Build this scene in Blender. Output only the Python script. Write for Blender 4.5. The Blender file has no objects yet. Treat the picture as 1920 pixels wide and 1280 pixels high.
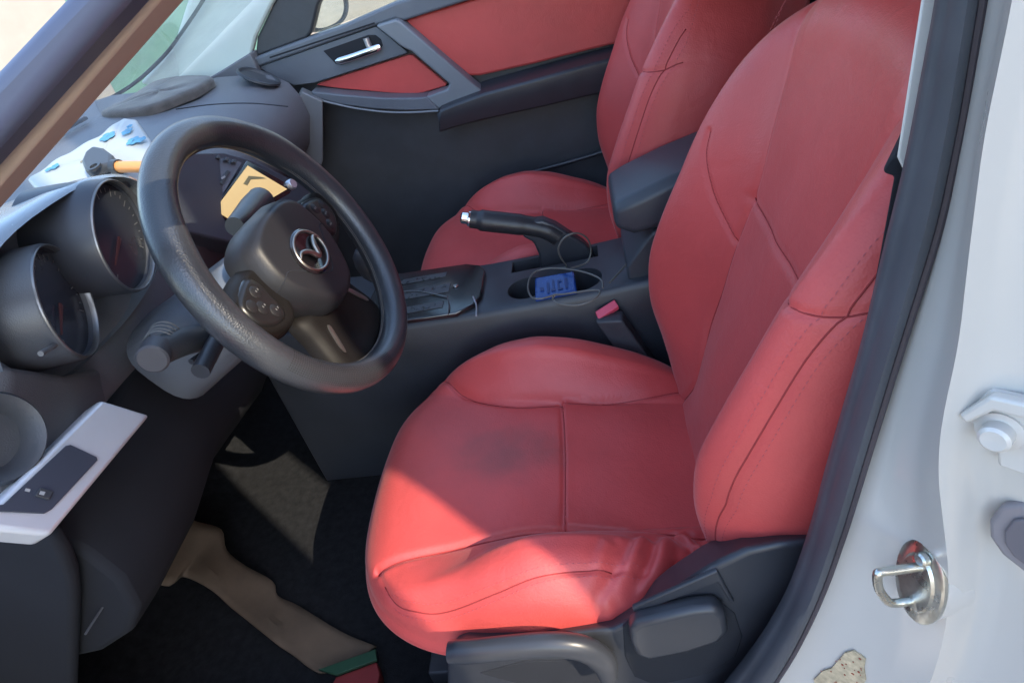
import bpy, bmesh, math, random
import numpy as np
from mathutils import Vector, Matrix
random.seed(4)
S = bpy.context.scene
COL = S.collection
R = math.radians

# ---------------------------------------------------------------- camera
CAM = Vector((0.00191, -0.29904, 1.03432))
F_ = Vector((-0.16614755, 0.80461491, -0.5700788))
R_ = Vector((0.97690612, 0.0555417, -0.2063239))
U_ = Vector((0.13434814, 0.59119368, 0.79526135))
FL = 1205.09                        # focal length in pixels of the 1920 wide photograph
cd = bpy.data.cameras.new('camera'); cam = bpy.data.objects.new('camera', cd); COL.objects.link(cam)
cd.sensor_width = 36; cd.lens = 36 * FL / 1920; cd.clip_start = .01; cd.clip_end = 500
cam.matrix_world = Matrix(((R_.x, U_.x, -F_.x, CAM.x), (R_.y, U_.y, -F_.y, CAM.y), (R_.z, U_.z, -F_.z, CAM.z), (0, 0, 0, 1)))
S.camera = cam

# ---------------------------------------------------------------- light
SUN_TO = Vector((.763, -.647, 0)).normalized(); SUN_EL = R(37)
sun_dir = Vector((SUN_TO.x * math.cos(SUN_EL), SUN_TO.y * math.cos(SUN_EL), math.sin(SUN_EL)))
W = bpy.data.worlds.new('World'); S.world = W; W.use_nodes = True
nt = W.node_tree; bg = nt.nodes['Background']
sky = nt.nodes.new('ShaderNodeTexSky'); sky.sky_type = 'NISHITA'; sky.sun_disc = False
sky.sun_elevation = SUN_EL; sky.sun_rotation = math.atan2(SUN_TO.x, SUN_TO.y)
sky.air_density = 1.0; sky.dust_density = 1.0; sky.ozone_density = 1.0
nt.links.new(sky.outputs[0], bg.inputs[0]); bg.inputs[1].default_value = .15
sl = bpy.data.lights.new('sun', 'SUN'); sl.energy = 2.0; sl.angle = R(.3); sl.color = (.74, .64, .50)
so = bpy.data.objects.new('sun', sl); COL.objects.link(so); so.location = (4, -4, 5)
so.rotation_euler = sun_dir.to_track_quat('Z', 'Y').to_euler()
S.view_settings.view_transform = 'Standard'; S.view_settings.look = 'None'
S.view_settings.gamma = 1; S.view_settings.use_curve_mapping = False
S.view_settings.exposure = 2.36
S.render.engine = 'CYCLES'
try:
    S.cycles.use_denoising = True; S.cycles.denoiser = 'OPENIMAGEDENOISE'
except Exception: pass
S.cycles.max_bounces = 10; S.cycles.diffuse_bounces = 6; S.cycles.transparent_max_bounces = 16
S.cycles.caustics_reflective = False; S.cycles.caustics_refractive = False
S.cycles.sample_clamp_indirect = 6

# ---------------------------------------------------------------- materials
MATS = {}
def mat(name, col, rough=.5, metal=0, spec=.5, var=.0, vscale=8, bump=0, bscale=300, coat=0, emit=None, estr=0, sheen=0, bdist=.001):
    if name in MATS: return MATS[name]
    m = bpy.data.materials.new(name); m.use_nodes = True; t = m.node_tree; p = t.nodes['Principled BSDF']
    p.inputs['Base Color'].default_value = (*col, 1); p.inputs['Roughness'].default_value = rough
    p.inputs['Metallic'].default_value = metal; p.inputs['Specular IOR Level'].default_value = spec
    p.inputs['Coat Weight'].default_value = coat; p.inputs['Coat Roughness'].default_value = .12
    if sheen: p.inputs['Sheen Weight'].default_value = sheen; p.inputs['Sheen Roughness'].default_value = .4
    tc = t.nodes.new('ShaderNodeTexCoord')
    if emit: p.inputs['Emission Color'].default_value = (*emit, 1); p.inputs['Emission Strength'].default_value = estr
    if var:
        n = t.nodes.new('ShaderNodeTexNoise'); n.inputs['Scale'].default_value = vscale; n.inputs['Detail'].default_value = 6
        n.inputs['Roughness'].default_value = .6
        t.links.new(tc.outputs['Object'], n.inputs['Vector'])
        r = t.nodes.new('ShaderNodeMapRange'); r.inputs['From Min'].default_value = .3; r.inputs['From Max'].default_value = .7
        r.inputs['To Min'].default_value = 1 - var; r.inputs['To Max'].default_value = 1 + var
        t.links.new(n.outputs['Fac'], r.inputs['Value'])
        mx = t.nodes.new('ShaderNodeVectorMath'); mx.operation = 'SCALE'; mx.inputs[0].default_value = col
        t.links.new(r.outputs[0], mx.inputs['Scale']); t.links.new(mx.outputs[0], p.inputs['Base Color'])
        r2 = t.nodes.new('ShaderNodeMapRange'); r2.inputs['From Min'].default_value = .3; r2.inputs['From Max'].default_value = .7
        r2.inputs['To Min'].default_value = max(.03, rough - var * .35); r2.inputs['To Max'].default_value = min(1, rough + var * .35)
        t.links.new(n.outputs['Fac'], r2.inputs['Value']); t.links.new(r2.outputs[0], p.inputs['Roughness'])
    if bump:
        n = t.nodes.new('ShaderNodeTexVoronoi'); n.inputs['Scale'].default_value = bscale
        t.links.new(tc.outputs['Object'], n.inputs['Vector'])
        b = t.nodes.new('ShaderNodeBump'); b.inputs['Strength'].default_value = bump; b.inputs['Distance'].default_value = bdist
        t.links.new(n.outputs['Distance'], b.inputs['Height']); t.links.new(b.outputs[0], p.inputs['Normal'])
    MATS[name] = m
    return m

def leather():
    m = mat('red_leather', (.56, .075, .069), .44, var=.10, vscale=5, bump=.2, bscale=430, spec=.45, sheen=.15)
    t = m.node_tree; p = t.nodes['Principled BSDF']; bp = [n for n in t.nodes if n.type == 'BUMP'][0]
    tc = [n for n in t.nodes if n.type == 'TEX_COORD'][0]
    n2 = t.nodes.new('ShaderNodeTexNoise'); n2.inputs['Scale'].default_value = 26; n2.inputs['Detail'].default_value = 5; n2.inputs['Distortion'].default_value = 1.2
    t.links.new(tc.outputs['Object'], n2.inputs['Vector'])
    b2 = t.nodes.new('ShaderNodeBump'); b2.inputs['Strength'].default_value = .16; b2.inputs['Distance'].default_value = .006
    t.links.new(n2.outputs['Fac'], b2.inputs['Height']); t.links.new(b2.outputs[0], bp.inputs['Normal'])
    return m
LEA = leather()
# driver cushion leather with its grey dirt smudge
def dirty_leather():
    m = LEA.copy(); m.name = 'soiled_red_leather'; t = m.node_tree; p = t.nodes['Principled BSDF']
    old = p.inputs['Base Color'].links[0].from_socket
    tc = t.nodes.new('ShaderNodeTexCoord'); mp = t.nodes.new('ShaderNodeMapping')
    mp.inputs['Location'].default_value = (-.005, .135, 0)
    gr = t.nodes.new('ShaderNodeTexNoise'); gr.inputs['Scale'].default_value = 22; gr.inputs['Detail'].default_value = 5
    t.links.new(tc.outputs['Object'], gr.inputs['Vector'])
    sub = t.nodes.new('ShaderNodeVectorMath'); sub.operation = 'SUBTRACT'; sub.inputs[1].default_value = (-.20, .015, .29)
    sc = t.nodes.new('ShaderNodeVectorMath'); sc.operation = 'MULTIPLY'; sc.inputs[1].default_value = (7.5, 10.5, 3)
    t.links.new(tc.outputs['Object'], sub.inputs[0]); t.links.new(sub.outputs[0], sc.inputs[0])
    ln = t.nodes.new('ShaderNodeVectorMath'); ln.operation = 'LENGTH'; t.links.new(sc.outputs[0], ln.inputs[0])
    ad = t.nodes.new('ShaderNodeMath'); ad.operation = 'ADD'; t.links.new(ln.outputs['Value'], ad.inputs[0]); t.links.new(gr.outputs['Fac'], ad.inputs[1])
    mr = t.nodes.new('ShaderNodeMapRange'); mr.interpolation_type = 'SMOOTHSTEP'
    mr.inputs['From Min'].default_value = 1.45; mr.inputs['From Max'].default_value = .45; mr.inputs['To Min'].default_value = 0; mr.inputs['To Max'].default_value = .5
    t.links.new(ad.outputs[0], mr.inputs['Value'])
    mix = t.nodes.new('ShaderNodeMix'); mix.data_type = 'RGBA'
    mix.inputs['B'].default_value = (.12, .06, .05, 1)
    t.links.new(mr.outputs[0], mix.inputs['Factor']); t.links.new(old, mix.inputs['A']); t.links.new(mix.outputs['Result'], p.inputs['Base Color'])
    return m
LEA_D = dirty_leather()
SEAM = mat('dark_red_seam', (.30, .042, .042), .8, spec=.2)
THREAD = mat('red_thread', (.5, .10, .11), .6)
DASH = mat('dash_grey_plastic', (.12, .126, .145), .5, var=.08, vscale=14, bump=.25, bscale=700)
BLK = mat('black_plastic', (.046, .05, .058), .5, var=.12, vscale=20, bump=.15, bscale=600)
BLKS = mat('satin_black_plastic', (.035, .038, .046), .36, var=.1, vscale=15)
DRK = mat('dark_trim', (.022, .024, .03), .8, spec=.2, var=.1)
GLOSS = mat('gloss_black', (.012, .012, .014), .12, coat=.5, var=.05, vscale=30)
WLEA = mat('wheel_leather', (.03, .033, .04), .36, coat=.2, spec=.8, bump=.25, bscale=520, var=.1, vscale=12)
CARPET = mat('black_carpet', (.018, .019, .021), .95, spec=.0, var=.25, vscale=60, bump=.6, bscale=500)
PAINT = mat('white_paint', (.53, .51, .475), .28, coat=.6, var=.03, vscale=4)
RUB = mat('rubber_seal', (.062, .067, .079), .5, var=.12, vscale=18)
TAN = mat('tan_trim', (.52, .41, .34), .7, var=.06)
PALE = mat('pale_trim', (.6, .6, .57), .75, var=.05)
MINT = mat('mint_pillar_trim', (.52, .60, .56), .7, var=.04)
SILV = mat('silver_trim', (.62, .64, .68), .3, metal=.75, var=.06, vscale=30)
CHR = mat('chrome', (.8, .8, .8), .12, metal=1)
STEEL = mat('zinc_steel', (.62, .62, .57), .3, metal=1, var=.2, vscale=40, bump=.1, bscale=300)
STRAP = mat('door_strap_grey', (.17, .19, .215), .45, var=.08)
DOORG = mat('door_grey_plastic', (.11, .125, .15), .5, var=.08, bump=.2, bscale=600)
DIAL = mat('dial_face', (.04, .045, .06), .22, var=.2)
SCREEN = mat('amber_screen', (.46, .36, .18), .3, emit=(1, .66, .26), estr=.12)
PAPER = mat('white_packet', (.40, .42, .43), .45, var=.04)
BLUEF = mat('blue_print', (.08, .26, .42), .5, var=.3, vscale=60)
ORANGE = mat('orange_plastic', (.75, .3, .08), .4, var=.1)
CLOTH = mat('brown_black_cloth', (.08, .07, .066), .9, var=.35, vscale=40, bump=.5, bscale=260, sheen=.3)
BLUEP = mat('blue_plastic', (.010, .05, .21), .25, var=.2, vscale=50)
BLUED = mat('dark_blue_mark', (.008, .025, .12), .4)
CABLE = mat('grey_cable', (.13, .125, .11), .4)
CARD = mat('brown_cardboard', (.135, .095, .062), .85, var=.22, vscale=14, bump=.1, bscale=200)
GREENP = mat('green_print', (.02, .07, .035), .6, var=.2)
REDP = mat('red_print', (.2, .025, .025), .5, var=.2)
BUCK = mat('buckle_red', (.75, .09, .14), .35, emit=None)
SAND = mat('sandy_ground', (.34, .29, .23), .95, var=.18, vscale=2, bump=.5, bscale=40, bdist=.02)
HEDGE = mat('mint_wall_paint', (.10, .21, .165), .8, var=.2, vscale=2.5)
BEIGE = mat('beige_wall_render', (.30, .27, .235), .9, var=.08, vscale=2)
LABEL = mat('yellowed_sticker', (.50, .41, .27), .8, var=.35, vscale=120)
RUST = mat('rust_specks', (.35, .08, .05), .9)

def glass_mat():
    m = bpy.data.materials.new('window_glass'); m.use_nodes = True; t = m.node_tree
    for n in list(t.nodes):
        if n.type != 'OUTPUT_MATERIAL': t.nodes.remove(n)
    out = t.nodes['Material Output']
    tr = t.nodes.new('ShaderNodeBsdfTransparent'); tr.inputs[0].default_value = (.86, .90, .88, 1)
    gl = t.nodes.new('ShaderNodeBsdfGlossy'); gl.inputs['Roughness'].default_value = .03
    lw = t.nodes.new('ShaderNodeLayerWeight'); lw.inputs[0].default_value = .5
    pw = t.nodes.new('ShaderNodeMath'); pw.operation = 'POWER'; pw.inputs[1].default_value = 5
    t.links.new(lw.outputs['Facing'], pw.inputs[0])
    fr = t.nodes.new('ShaderNodeMath'); fr.operation = 'MULTIPLY_ADD'; fr.inputs[1].default_value = .8; fr.inputs[2].default_value = .05
    t.links.new(pw.outputs[0], fr.inputs[0])
    mx = t.nodes.new('ShaderNodeMixShader')
    t.links.new(fr.outputs[0], mx.inputs[0]); t.links.new(tr.outputs[0], mx.inputs[1]); t.links.new(gl.outputs[0], mx.inputs[2])
    df = t.nodes.new('ShaderNodeBsdfTranslucent'); df.inputs[0].default_value = (.7, .68, .64, 1)
    d2 = t.nodes.new('ShaderNodeBsdfDiffuse'); d2.inputs[0].default_value = (.7, .68, .64, 1)
    ds_ = t.nodes.new('ShaderNodeMixShader'); ds_.inputs[0].default_value = .5
    t.links.new(df.outputs[0], ds_.inputs[1]); t.links.new(d2.outputs[0], ds_.inputs[2])
    nz = t.nodes.new('ShaderNodeTexNoise'); nz.inputs['Scale'].default_value = 9; nz.inputs['Detail'].default_value = 8
    tc = t.nodes.new('ShaderNodeTexCoord'); t.links.new(tc.outputs['Object'], nz.inputs['Vector'])
    mr = t.nodes.new('ShaderNodeMapRange'); mr.inputs['From Min'].default_value = .3; mr.inputs['From Max'].default_value = .75
    mr.inputs['To Min'].default_value = .03; mr.inputs['To Max'].default_value = .14
    t.links.new(nz.outputs['Fac'], mr.inputs['Value'])
    m3 = t.nodes.new('ShaderNodeMixShader'); t.links.new(mr.outputs[0], m3.inputs[0]); t.links.new(mx.outputs[0], m3.inputs[1]); t.links.new(ds_.outputs[0], m3.inputs[2])
    t.links.new(m3.outputs[0], out.inputs['Surface'])
    return m
GLASS = glass_mat()

# ---------------------------------------------------------------- helpers
OFF = {}
def P(u, v, ax, val):
    """world point where the sight line of photograph pixel (u,v) meets the plane ax=val"""
    d = F_ + R_ * ((u - 960) / FL) - U_ * ((v - 640) / FL)
    i = 'xyz'.index(ax)
    return CAM + d * ((val - CAM[i]) / d[i])

def thing(name, label, cat, loc=(0, 0, 0), group=None):
    o = bpy.data.objects.new(name, None); COL.objects.link(o); o.location = loc; o.empty_display_size = .05
    o['label'] = label; o['category'] = cat
    if group: o['group'] = group
    OFF[o] = Vector(loc)
    return o
def tag(o, label, cat, group=None, kind=None):
    if label: o['label'] = label
    if cat: o['category'] = cat
    if group: o['group'] = group
    if kind: o['kind'] = kind
    return o

def obj(name, vf, m, parent=None, smooth=40, bevel=0, seg=3, sub=0, solid=0, label=None, recalc=True):
    verts, faces = vf
    off = OFF[parent] if parent else Vector((0, 0, 0))
    me = bpy.data.meshes.new(name)
    me.from_pydata([tuple(Vector(v) - off) for v in verts], [], [tuple(int(i) for i in f) for f in faces])
    if recalc:
        bm = bmesh.new(); bm.from_mesh(me); bmesh.ops.recalc_face_normals(bm, faces=bm.faces); bm.to_mesh(me); bm.free()
    if smooth:
        me.shade_smooth()
        if smooth < 180: me.set_sharp_from_angle(angle=R(smooth))
    me.update()
    o = bpy.data.objects.new(name, me); COL.objects.link(o); me.materials.append(m)
    if parent: o.parent = parent
    OFF[o] = off
    if solid:
        s = o.modifiers.new('solid', 'SOLIDIFY'); s.thickness = solid; s.offset = 0
    if bevel:
        b = o.modifiers.new('bevel', 'BEVEL'); b.width = bevel; b.segments = seg; b.limit_method = 'ANGLE'; b.angle_limit = R(32); b.harden_normals = False
    if sub:
        s = o.modifiers.new('sub', 'SUBSURF'); s.levels = sub; s.render_levels = sub
    if label: o['label'] = label
    return o

def join(*vfs):
    V, Fc = [], []
    for v, f in vfs:
        n = len(V); V += [tuple(x) for x in v]; Fc += [[i + n for i in g] for g in f]
    return V, Fc
def box(a, b):
    (x0, y0, z0), (x1, y1, z1) = a, b
    v = [(x, y, z) for x in (x0, x1) for y in (y0, y1) for z in (z0, z1)]
    return v, [(0, 1, 3, 2), (4, 6, 7, 5), (0, 4, 5, 1), (2, 3, 7, 6), (0, 2, 6, 4), (1, 5, 7, 3)]
def prism(poly, vec):
    vec = Vector(vec); n = len(poly)
    v = [Vector(p) for p in poly] + [Vector(p) + vec for p in poly]
    f = [list(range(n)), list(range(2 * n - 1, n - 1, -1))] + [(i, (i + 1) % n, n + (i + 1) % n, n + i) for i in range(n)]
    return v, f
def loft(rings, cap=True, closed=True):
    n = len(rings[0]); v = [Vector(p) for r in rings for p in r]; f = []
    for k in range(len(rings) - 1):
        for i in range(n if closed else n - 1):
            j = (i + 1) % n
            f.append((k * n + i, k * n + j, (k + 1) * n + j, (k + 1) * n + i))
    if cap and closed:
        f.append(list(range(n - 1, -1, -1))); f.append(list(range((len(rings) - 1) * n, len(rings) * n)))
    return v, f
def cat(pts, n=8, closed=False):
    pts = [Vector(p) for p in pts]; N = len(pts); out = []
    rng = range(N if closed else N - 1)
    for i in rng:
        p1, p2 = pts[i], pts[(i + 1) % N]
        p0 = pts[(i - 1) % N] if (closed or i > 0) else p1 * 2 - p2
        p3 = pts[(i + 2) % N] if (closed or i + 2 < N) else p2 * 2 - p1
        for k in range(n):
            t = k / n
            out.append(.5 * ((2 * p1) + (p2 - p0) * t + (2 * p0 - 5 * p1 + 4 * p2 - p3) * t * t + (3 * p1 - p0 - 3 * p2 + p3) * t ** 3))
    if not closed: out.append(pts[-1])
    return out
def tube(path, r, n=12, closed=False, cap=True, flat=1.0, up=None):
    path = [Vector(p) for p in path]; N = len(path)
    rad = r if isinstance(r, (list, tuple)) else [r] * N
    T = []
    for i in range(N):
        a = path[(i - 1) % N] if (closed or i) else path[0]; b = path[(i + 1) % N] if (closed or i < N - 1) else path[-1]
        T.append((b - a).normalized())
    nv = Vector(up) if up else (Vector((0, 0, 1)) if abs(T[0].z) < .9 else Vector((1, 0, 0)))
    nv = (nv - T[0] * nv.dot(T[0])).normalized(); rings = []
    for i in range(N):
        nv = (nv - T[i] * nv.dot(T[i])).normalized(); b = T[i].cross(nv)
        rings.append([path[i] + nv * (math.cos(2 * math.pi * k / n) * rad[i]) + b * (math.sin(2 * math.pi * k / n) * rad[i] * flat) for k in range(n)])
    if closed: rings.append(rings[0]); return loft(rings, cap=False)
    return loft(rings, cap=cap)
def disc_frame(c, nrm, e1=None):
    nrm = Vector(nrm).normalized(); e1 = Vector(e1) if e1 else Vector((0, 1, 0)); e1 = (e1 - nrm * e1.dot(nrm)).normalized()
    return Vector(c), nrm, e1, nrm.cross(e1)
def lathe(prof, c, nrm, n=48, e1=None, sy=1.0, cap=True):
    """prof: list of (radius, height along nrm)"""
    c, nrm, a, b = disc_frame(c, nrm, e1)
    rings = [[c + nrm * h + a * (math.cos(2 * math.pi * k / n) * max(r, 1e-5)) + b * (math.sin(2 * math.pi * k / n) * max(r, 1e-5) * sy) for k in range(n)] for r, h in prof]
    return loft(rings, cap=cap)
def grid(rows):
    nr, nc = len(rows), len(rows[0])
    return [p for r in rows for p in r], [(i * nc + j, i * nc + j + 1, (i + 1) * nc + j + 1, (i + 1) * nc + j) for i in range(nr - 1) for j in range(nc - 1)]
def cut(o, cutter_vf):
    c = obj('cutter', cutter_vf, BLK, smooth=0)
    if o.parent: c.location = -OFF[o] + OFF[o]
    md = o.modifiers.new('cut', 'BOOLEAN'); md.object = c; md.operation = 'DIFFERENCE'; md.solver = 'EXACT'
    c.location = Vector((0, 0, 0))
    bpy.context.view_layer.update()
    me = bpy.data.meshes.new_from_object(o.evaluated_get(bpy.context.evaluated_depsgraph_get()))
    o.modifiers.clear(); o.data = me
    bpy.data.objects.remove(c)
    me.shade_smooth(); me.set_sharp_from_angle(angle=R(30))
def PP(pts, ax, val): return [P(u, v, ax, val) for u, v in pts]

# ================================================================ the setting
g = obj('ground', ([(-60, -60, -.27), (60, -60, -.27), (60, 60, -.27), (-60, 60, -.27)], [(0, 1, 2, 3)]), SAND, smooth=0); g['kind'] = 'structure'
w = obj('wall', box((-14, 9, -.27), (8, 9.25, 3.2)), BEIGE, smooth=0, bevel=.01); tag(w, 'long beige rendered wall far beyond the car windows', 'wall')
w = obj('wall', box((-3.95, 5.2, -.27), (-2.45, 5.45, 1.02)), HEDGE, smooth=0, bevel=.01); tag(w, 'low mint green wall seen through the windscreen', 'wall')

for x0, x1, lb in ((2.27, 6.5, 'added unseen wall behind the car on the driver side, blocking the sun'), (.85, 1.90, 'short added unseen wall bounding the other side of the sun slit')):  # two added walls out of view; the slit between them shapes the sun patch
    w = obj('sun_blocker_wall', box((x0, -1.85, -.27), (x1, -1.70, 5.0 if x0 > 2 else 3.7)), BEIGE, smooth=0, bevel=.01); tag(w, lb, 'wall')

# ================================================================ car body
car = thing('car_body', 'white car body with bare door pillar, black rubber seal and steel lock striker', 'car')
obj('carpet', loft([[(x, y, z) for x, z in ((1.35, 0), (-.95, 0), (-1.15, .12), (-1.32, .42), (-1.40, .42), (-1.22, .0), (-1.0, -.06), (1.35, -.06))] for y in (.10, .5, 1.2, 1.56)]), CARPET, car, bevel=.01)
obj('sill', loft([[(x, y, z) for y, z in ((.10, .0), (.095, .10), (.04, .105), (.03, .13), (.005, .13), (-.03, .10), (-.08, -.02), (-.07, -.12), (.06, -.12), (.10, -.06))] for x in (-1.0, -.5, 0, .2, .4)]), PAINT, car, bevel=.006)
obj('sill_trim', prism([(-.95, .045, .107), (-.95, .10, .102), (-.95, .115, .10), (-.95, .125, .0), (-.95, .13, .0), (-.95, .125, .112), (-.95, .05, .115)], (1.05, 0, 0)), BLK, car, bevel=.004)

# door pillar: seal outer edge, hollow, ridge, recess, outward face
v_rows = [-60, 0, 120, 230, 420, 560, 640, 740, 850, 930, 1000, 1070, 1140, 1210, 1280, 1345]
def interp(tab, v):
    xs = [a for a, b in tab]; ys = [b for a, b in tab]
    ks = np.array([-2, -1, 0, 1, 2]) * 28.0
    return float(np.mean(np.interp(np.clip(v + ks, xs[0], xs[-1]), xs, ys)))
SEAL_OUT = [(-60, 1848), (0, 1838), (230, 1800), (420, 1760), (640, 1690), (850, 1625), (1000, 1580), (1140, 1530), (1280, 1455), (1345, 1400)]
SEAL_IN = [(-60, 1766), (0, 1757), (300, 1700), (480, 1655), (640, 1618), (850, 1556), (1000, 1517), (1130, 1468), (1280, 1362), (1345, 1300)]
RIDGE = [(-60, 1915), (0, 1905), (250, 1852), (480, 1822), (640, 1804), (760, 1775), (850, 1763), (930, 1768), (1000, 1780), (1100, 1786), (1200, 1774), (1280, 1745), (1345, 1715)]
def yseal(v): return .055
prow = []
for v in np.linspace(-60, 1345, 90):
    a = P(interp(SEAL_OUT, v) - 12, v, 'y', .07); b = P(interp(RIDGE, v), v, 'y', .0)
    a0 = P(interp(SEAL_OUT, v) - 60, v, 'y', .10)
    bul = math.exp(-((v - 1010) / 170) ** 2)
    row = [a0, a]
    for t in np.linspace(0, 1, 15)[1:]:
        q = a.lerp(b, t); h = -.010 * math.sin(math.pi * t) + .007 * max(0, t - .72) / .28
        q += Vector((.64, .77, 0)) * (-h * .9) * (1)
        row.append(q)
    # behind the ridge: a shallow step, then the outward run
    dn = Vector((.70, -.71, 0)); inn = Vector((.71, .70, 0))
    for s, dpt in ((.008, .0005), (.012, .004 + .006 * bul), (.020, .008 + .010 * bul), (.030, .010 + .009 * bul), (.045, .010 + .004 * bul), (.065, .010), (.095, .011), (.13, .014)):
        row.append(b + dn * s + inn * dpt)
    prow.append(row)
upv = [Vector((.010, .035, .07)), Vector((.022, .07, .14)), Vector((.036, .11, .20))]; dnv = [Vector((-.03, .0, -.05)), Vector((-.06, .0, -.11)), Vector((-.11, .0, -.20)), Vector((-.13, .0, -.30))]
prow = [[p + q for p in prow[0]] for q in reversed(upv)] + prow + [[p + q for p in prow[-1]] for q in dnv]
nrow = len(prow[0])
back = [[(p[0] + .16, max(p[1], .0) + .09, p[2]) for p in (r[0], r[-1])] for r in prow]
rings = [r + [(r[-1][0] + .10, r[-1][1] + .10, r[-1][2]), (r[0][0] + .22, r[0][1] + .05, r[0][2])] for r in prow]
pillar = obj('door_pillar', loft(rings), PAINT, car, smooth=50)
# rubber seal
def seal_ring(v):
    a = P(interp(SEAL_OUT, v), v, 'y', .058); b = P(interp(SEAL_IN, v), v, 'y', .098)
    m1 = a.lerp(b, .12); m2 = a.lerp(b, .5); m3 = a.lerp(b, .82)
    o = Vector((-.62, -.75, .2)).normalized()
    return [a + o * .0, a + o * .007, m1 + o * .013, a.lerp(b, .3) + o * .015, m2 + o * .014, a.lerp(b, .62) + o * .0105, a.lerp(b, .7) + o * .012, m3 + o * .012, b + o * .004, b - o * .012, m2 - o * .014, a - o * .01]
sr_ = [seal_ring(v) for v in np.linspace(-60, 1345, 70)]
sr_ = [[p + q for p in sr_[0]] for q in reversed(upv)] + sr_ + [[p + q for p in sr_[-1]] for q in dnv[:2]]
obj('rubber_seal', loft(sr_), RUB, pillar, smooth=60)
def lip_ring(v):
    a = P(interp(SEAL_OUT, v) + 3, v, 'y', .057)
    return [a + Vector((math.cos(t) * .003, math.sin(t) * .003, 0)) for t in np.linspace(0, 2 * math.pi, 9)[:-1]]
obj('seal_lip', loft([lip_ring(v) for v in np.linspace(-60, 1345, 70)]), mat('dark_purple_rubber', (.05, .042, .052), .55), pillar)
# inner trims of the pillar
obj('upper_trim', prism(PP([(1736, -60), (1790, -60), (1720, 330), (1690, 316), (1681, 296)], 'y', .112), (.03, .05, 0)), PALE, pillar, bevel=.002)
obj('lower_trim', prism(PP([(1655, 318), (1664, 303), (1680, 290), (1700, 318), (1650, 620), (1590, 800), (1620, 640), (1676, 332), (1658, 326)], 'y', .118), (.03, .05, 0)), DRK, pillar, bevel=.002)

# striker
sc_ = P(1738, 1086, 'y', .012); sn = Vector((-.95, -.30, .10)).normalized()
sdn = Vector((.12, -.0, -.99)).normalized()
obj('striker_boss', lathe([(.0, -.05), (.0395, -.05), (.0395, -.004), (.0385, -.0005), (0, -.0005)], sc_ + sn * .004, sn, 48, e1=(0, .12, 1), sy=.57), PAINT, pillar)
strk = obj('striker', lathe([(.0, -.001), (.0395, -.001), (.041, .0), (.041, .003), (.0385, .0045), (.029, .005), (.0265, .007), (.010, .0075), (0, .0075)], sc_ + sn * .004, sn, 48, e1=(0, .12, 1), sy=.56), STEEL, pillar)
a1 = sc_ + Vector((0, 0, .019)); a2 = sc_ + Vector((.0, -.003, -.0215))
tip = sn * .042 + Vector((-.002, .004, .004))
obj('striker_loop', tube(cat([a1, a1 + tip * .55, a1 + tip * .92, a1 + tip + Vector((0, 0, -.003)), a1.lerp(a2, .5) + tip * .93, a2 + tip * .72 + Vector((0, 0, .004)), a2 + tip * .55, a2 + tip * .3, a2], 6), .0035, 14), STEEL, strk)
for dz in (.030, -.031):
    obj('striker_screw', lathe([(0, .006), (.0055, .006), (.0055, .010), (.004, .0115), (0, .011)], sc_ + sn * .0 + Vector((-.001, 0, dz)), sn, 20), STEEL, strk)
# hinge on the right of the pillar
hc = P(1882, 797, 'y', -.012)
hn = Vector((-.70, -.71, .05)).normalized(); hr = Vector((.71, -.70, 0)); hz = Vector((0, 0, 1))
def hp(a, b, h=0): return hc + hr * a + hz * b + hn * h
hinge = obj('door_hinge', prism([hp(-.022, .002), hp(-.010, .026), hp(.05, .032), (hp(.05, -.026)), hp(.004, -.028), hp(.0, -.012)], hn * .005), PAINT, pillar, bevel=.002)
obj('hinge_arm', prism([hp(-.020, .006, .005), hp(-.008, .027, .005), hp(.05, .036, .005), hp(.05, .024, .005), hp(-.004, .018, .005), hp(-.015, .002, .005)], hn * .008), PAINT, hinge, bevel=.002)
obj('hinge_bolt', lathe([(0, .005), (.0125, .005), (.0125, .007), (.0085, .008), (.0085, .0155), (.0065, .017), (0, .0165)], hp(.0, .0), hn, 6 * 4), PAINT, hinge)
gc = P(1912, 995, 'y', -.02)
def gp(a, b, h=0): return gc + hr * a + hz * b + hn * h
gpoly = [(-.016, .0), (-.013, .018), (-.004, .027), (.01, .033), (.05, .036), (.05, -.033), (.012, -.033), (-.004, -.025), (-.013, -.014)]
grm = obj('grommet', prism([gp(a, b, -.004) for a, b in gpoly], hn * .008), mat('grey_rubber', (.22, .2, .21), .6), pillar, bevel=.003)
obj('grommet_centre', prism([gp(a * .72 + .005, b * .74, .004) for a, b in gpoly], hn * .0025), mat('dark_grey_rubber', (.13, .12, .135), .5), grm, bevel=.002)
# worn sticker near the foot of the pillar
def onpillar(u, v, lift=.0025):
    tS, tR = interp(SEAL_OUT, v), interp(RIDGE, v)
    t = (u - tS) / (tR - tS)
    a = P(tS - 12, v, 'y', .07); b = P(tR, v, 'y', 0); q = a.lerp(b, t); h = -.010 * math.sin(math.pi * t)
    return q + Vector((.64, .77, 0)) * (-h * .9) + Vector((-.64, -.76, .1)) * lift
st = [onpillar(u, v) for u, v in ((1545, 1282), (1562, 1266), (1578, 1262), (1590, 1248), (1602, 1234), (1618, 1230), (1630, 1238), (1640, 1246), (1637, 1262), (1640, 1284), (1620, 1320), (1560, 1320))]
stk = obj('worn_sticker', prism(st, Vector((.64, .76, -.1)) * .002), LABEL, pillar)
spk = []
for i in range(26):
    u, v = random.uniform(1556, 1634), random.uniform(1240, 1290)
    if v < 1262 and u < 1585: continue
    c = onpillar(u, v, .003); s = random.uniform(.0005, .0013)
    spk.append(prism([c + hr * (s * math.cos(t)) + hz * (s * math.sin(t)) * random.uniform(.6, 1.4) for t in (0, 1.2, 2.5, 3.7, 5)], hn * .0004))
obj('sticker_specks', join(*spk), RUST, stk, smooth=0)

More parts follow.
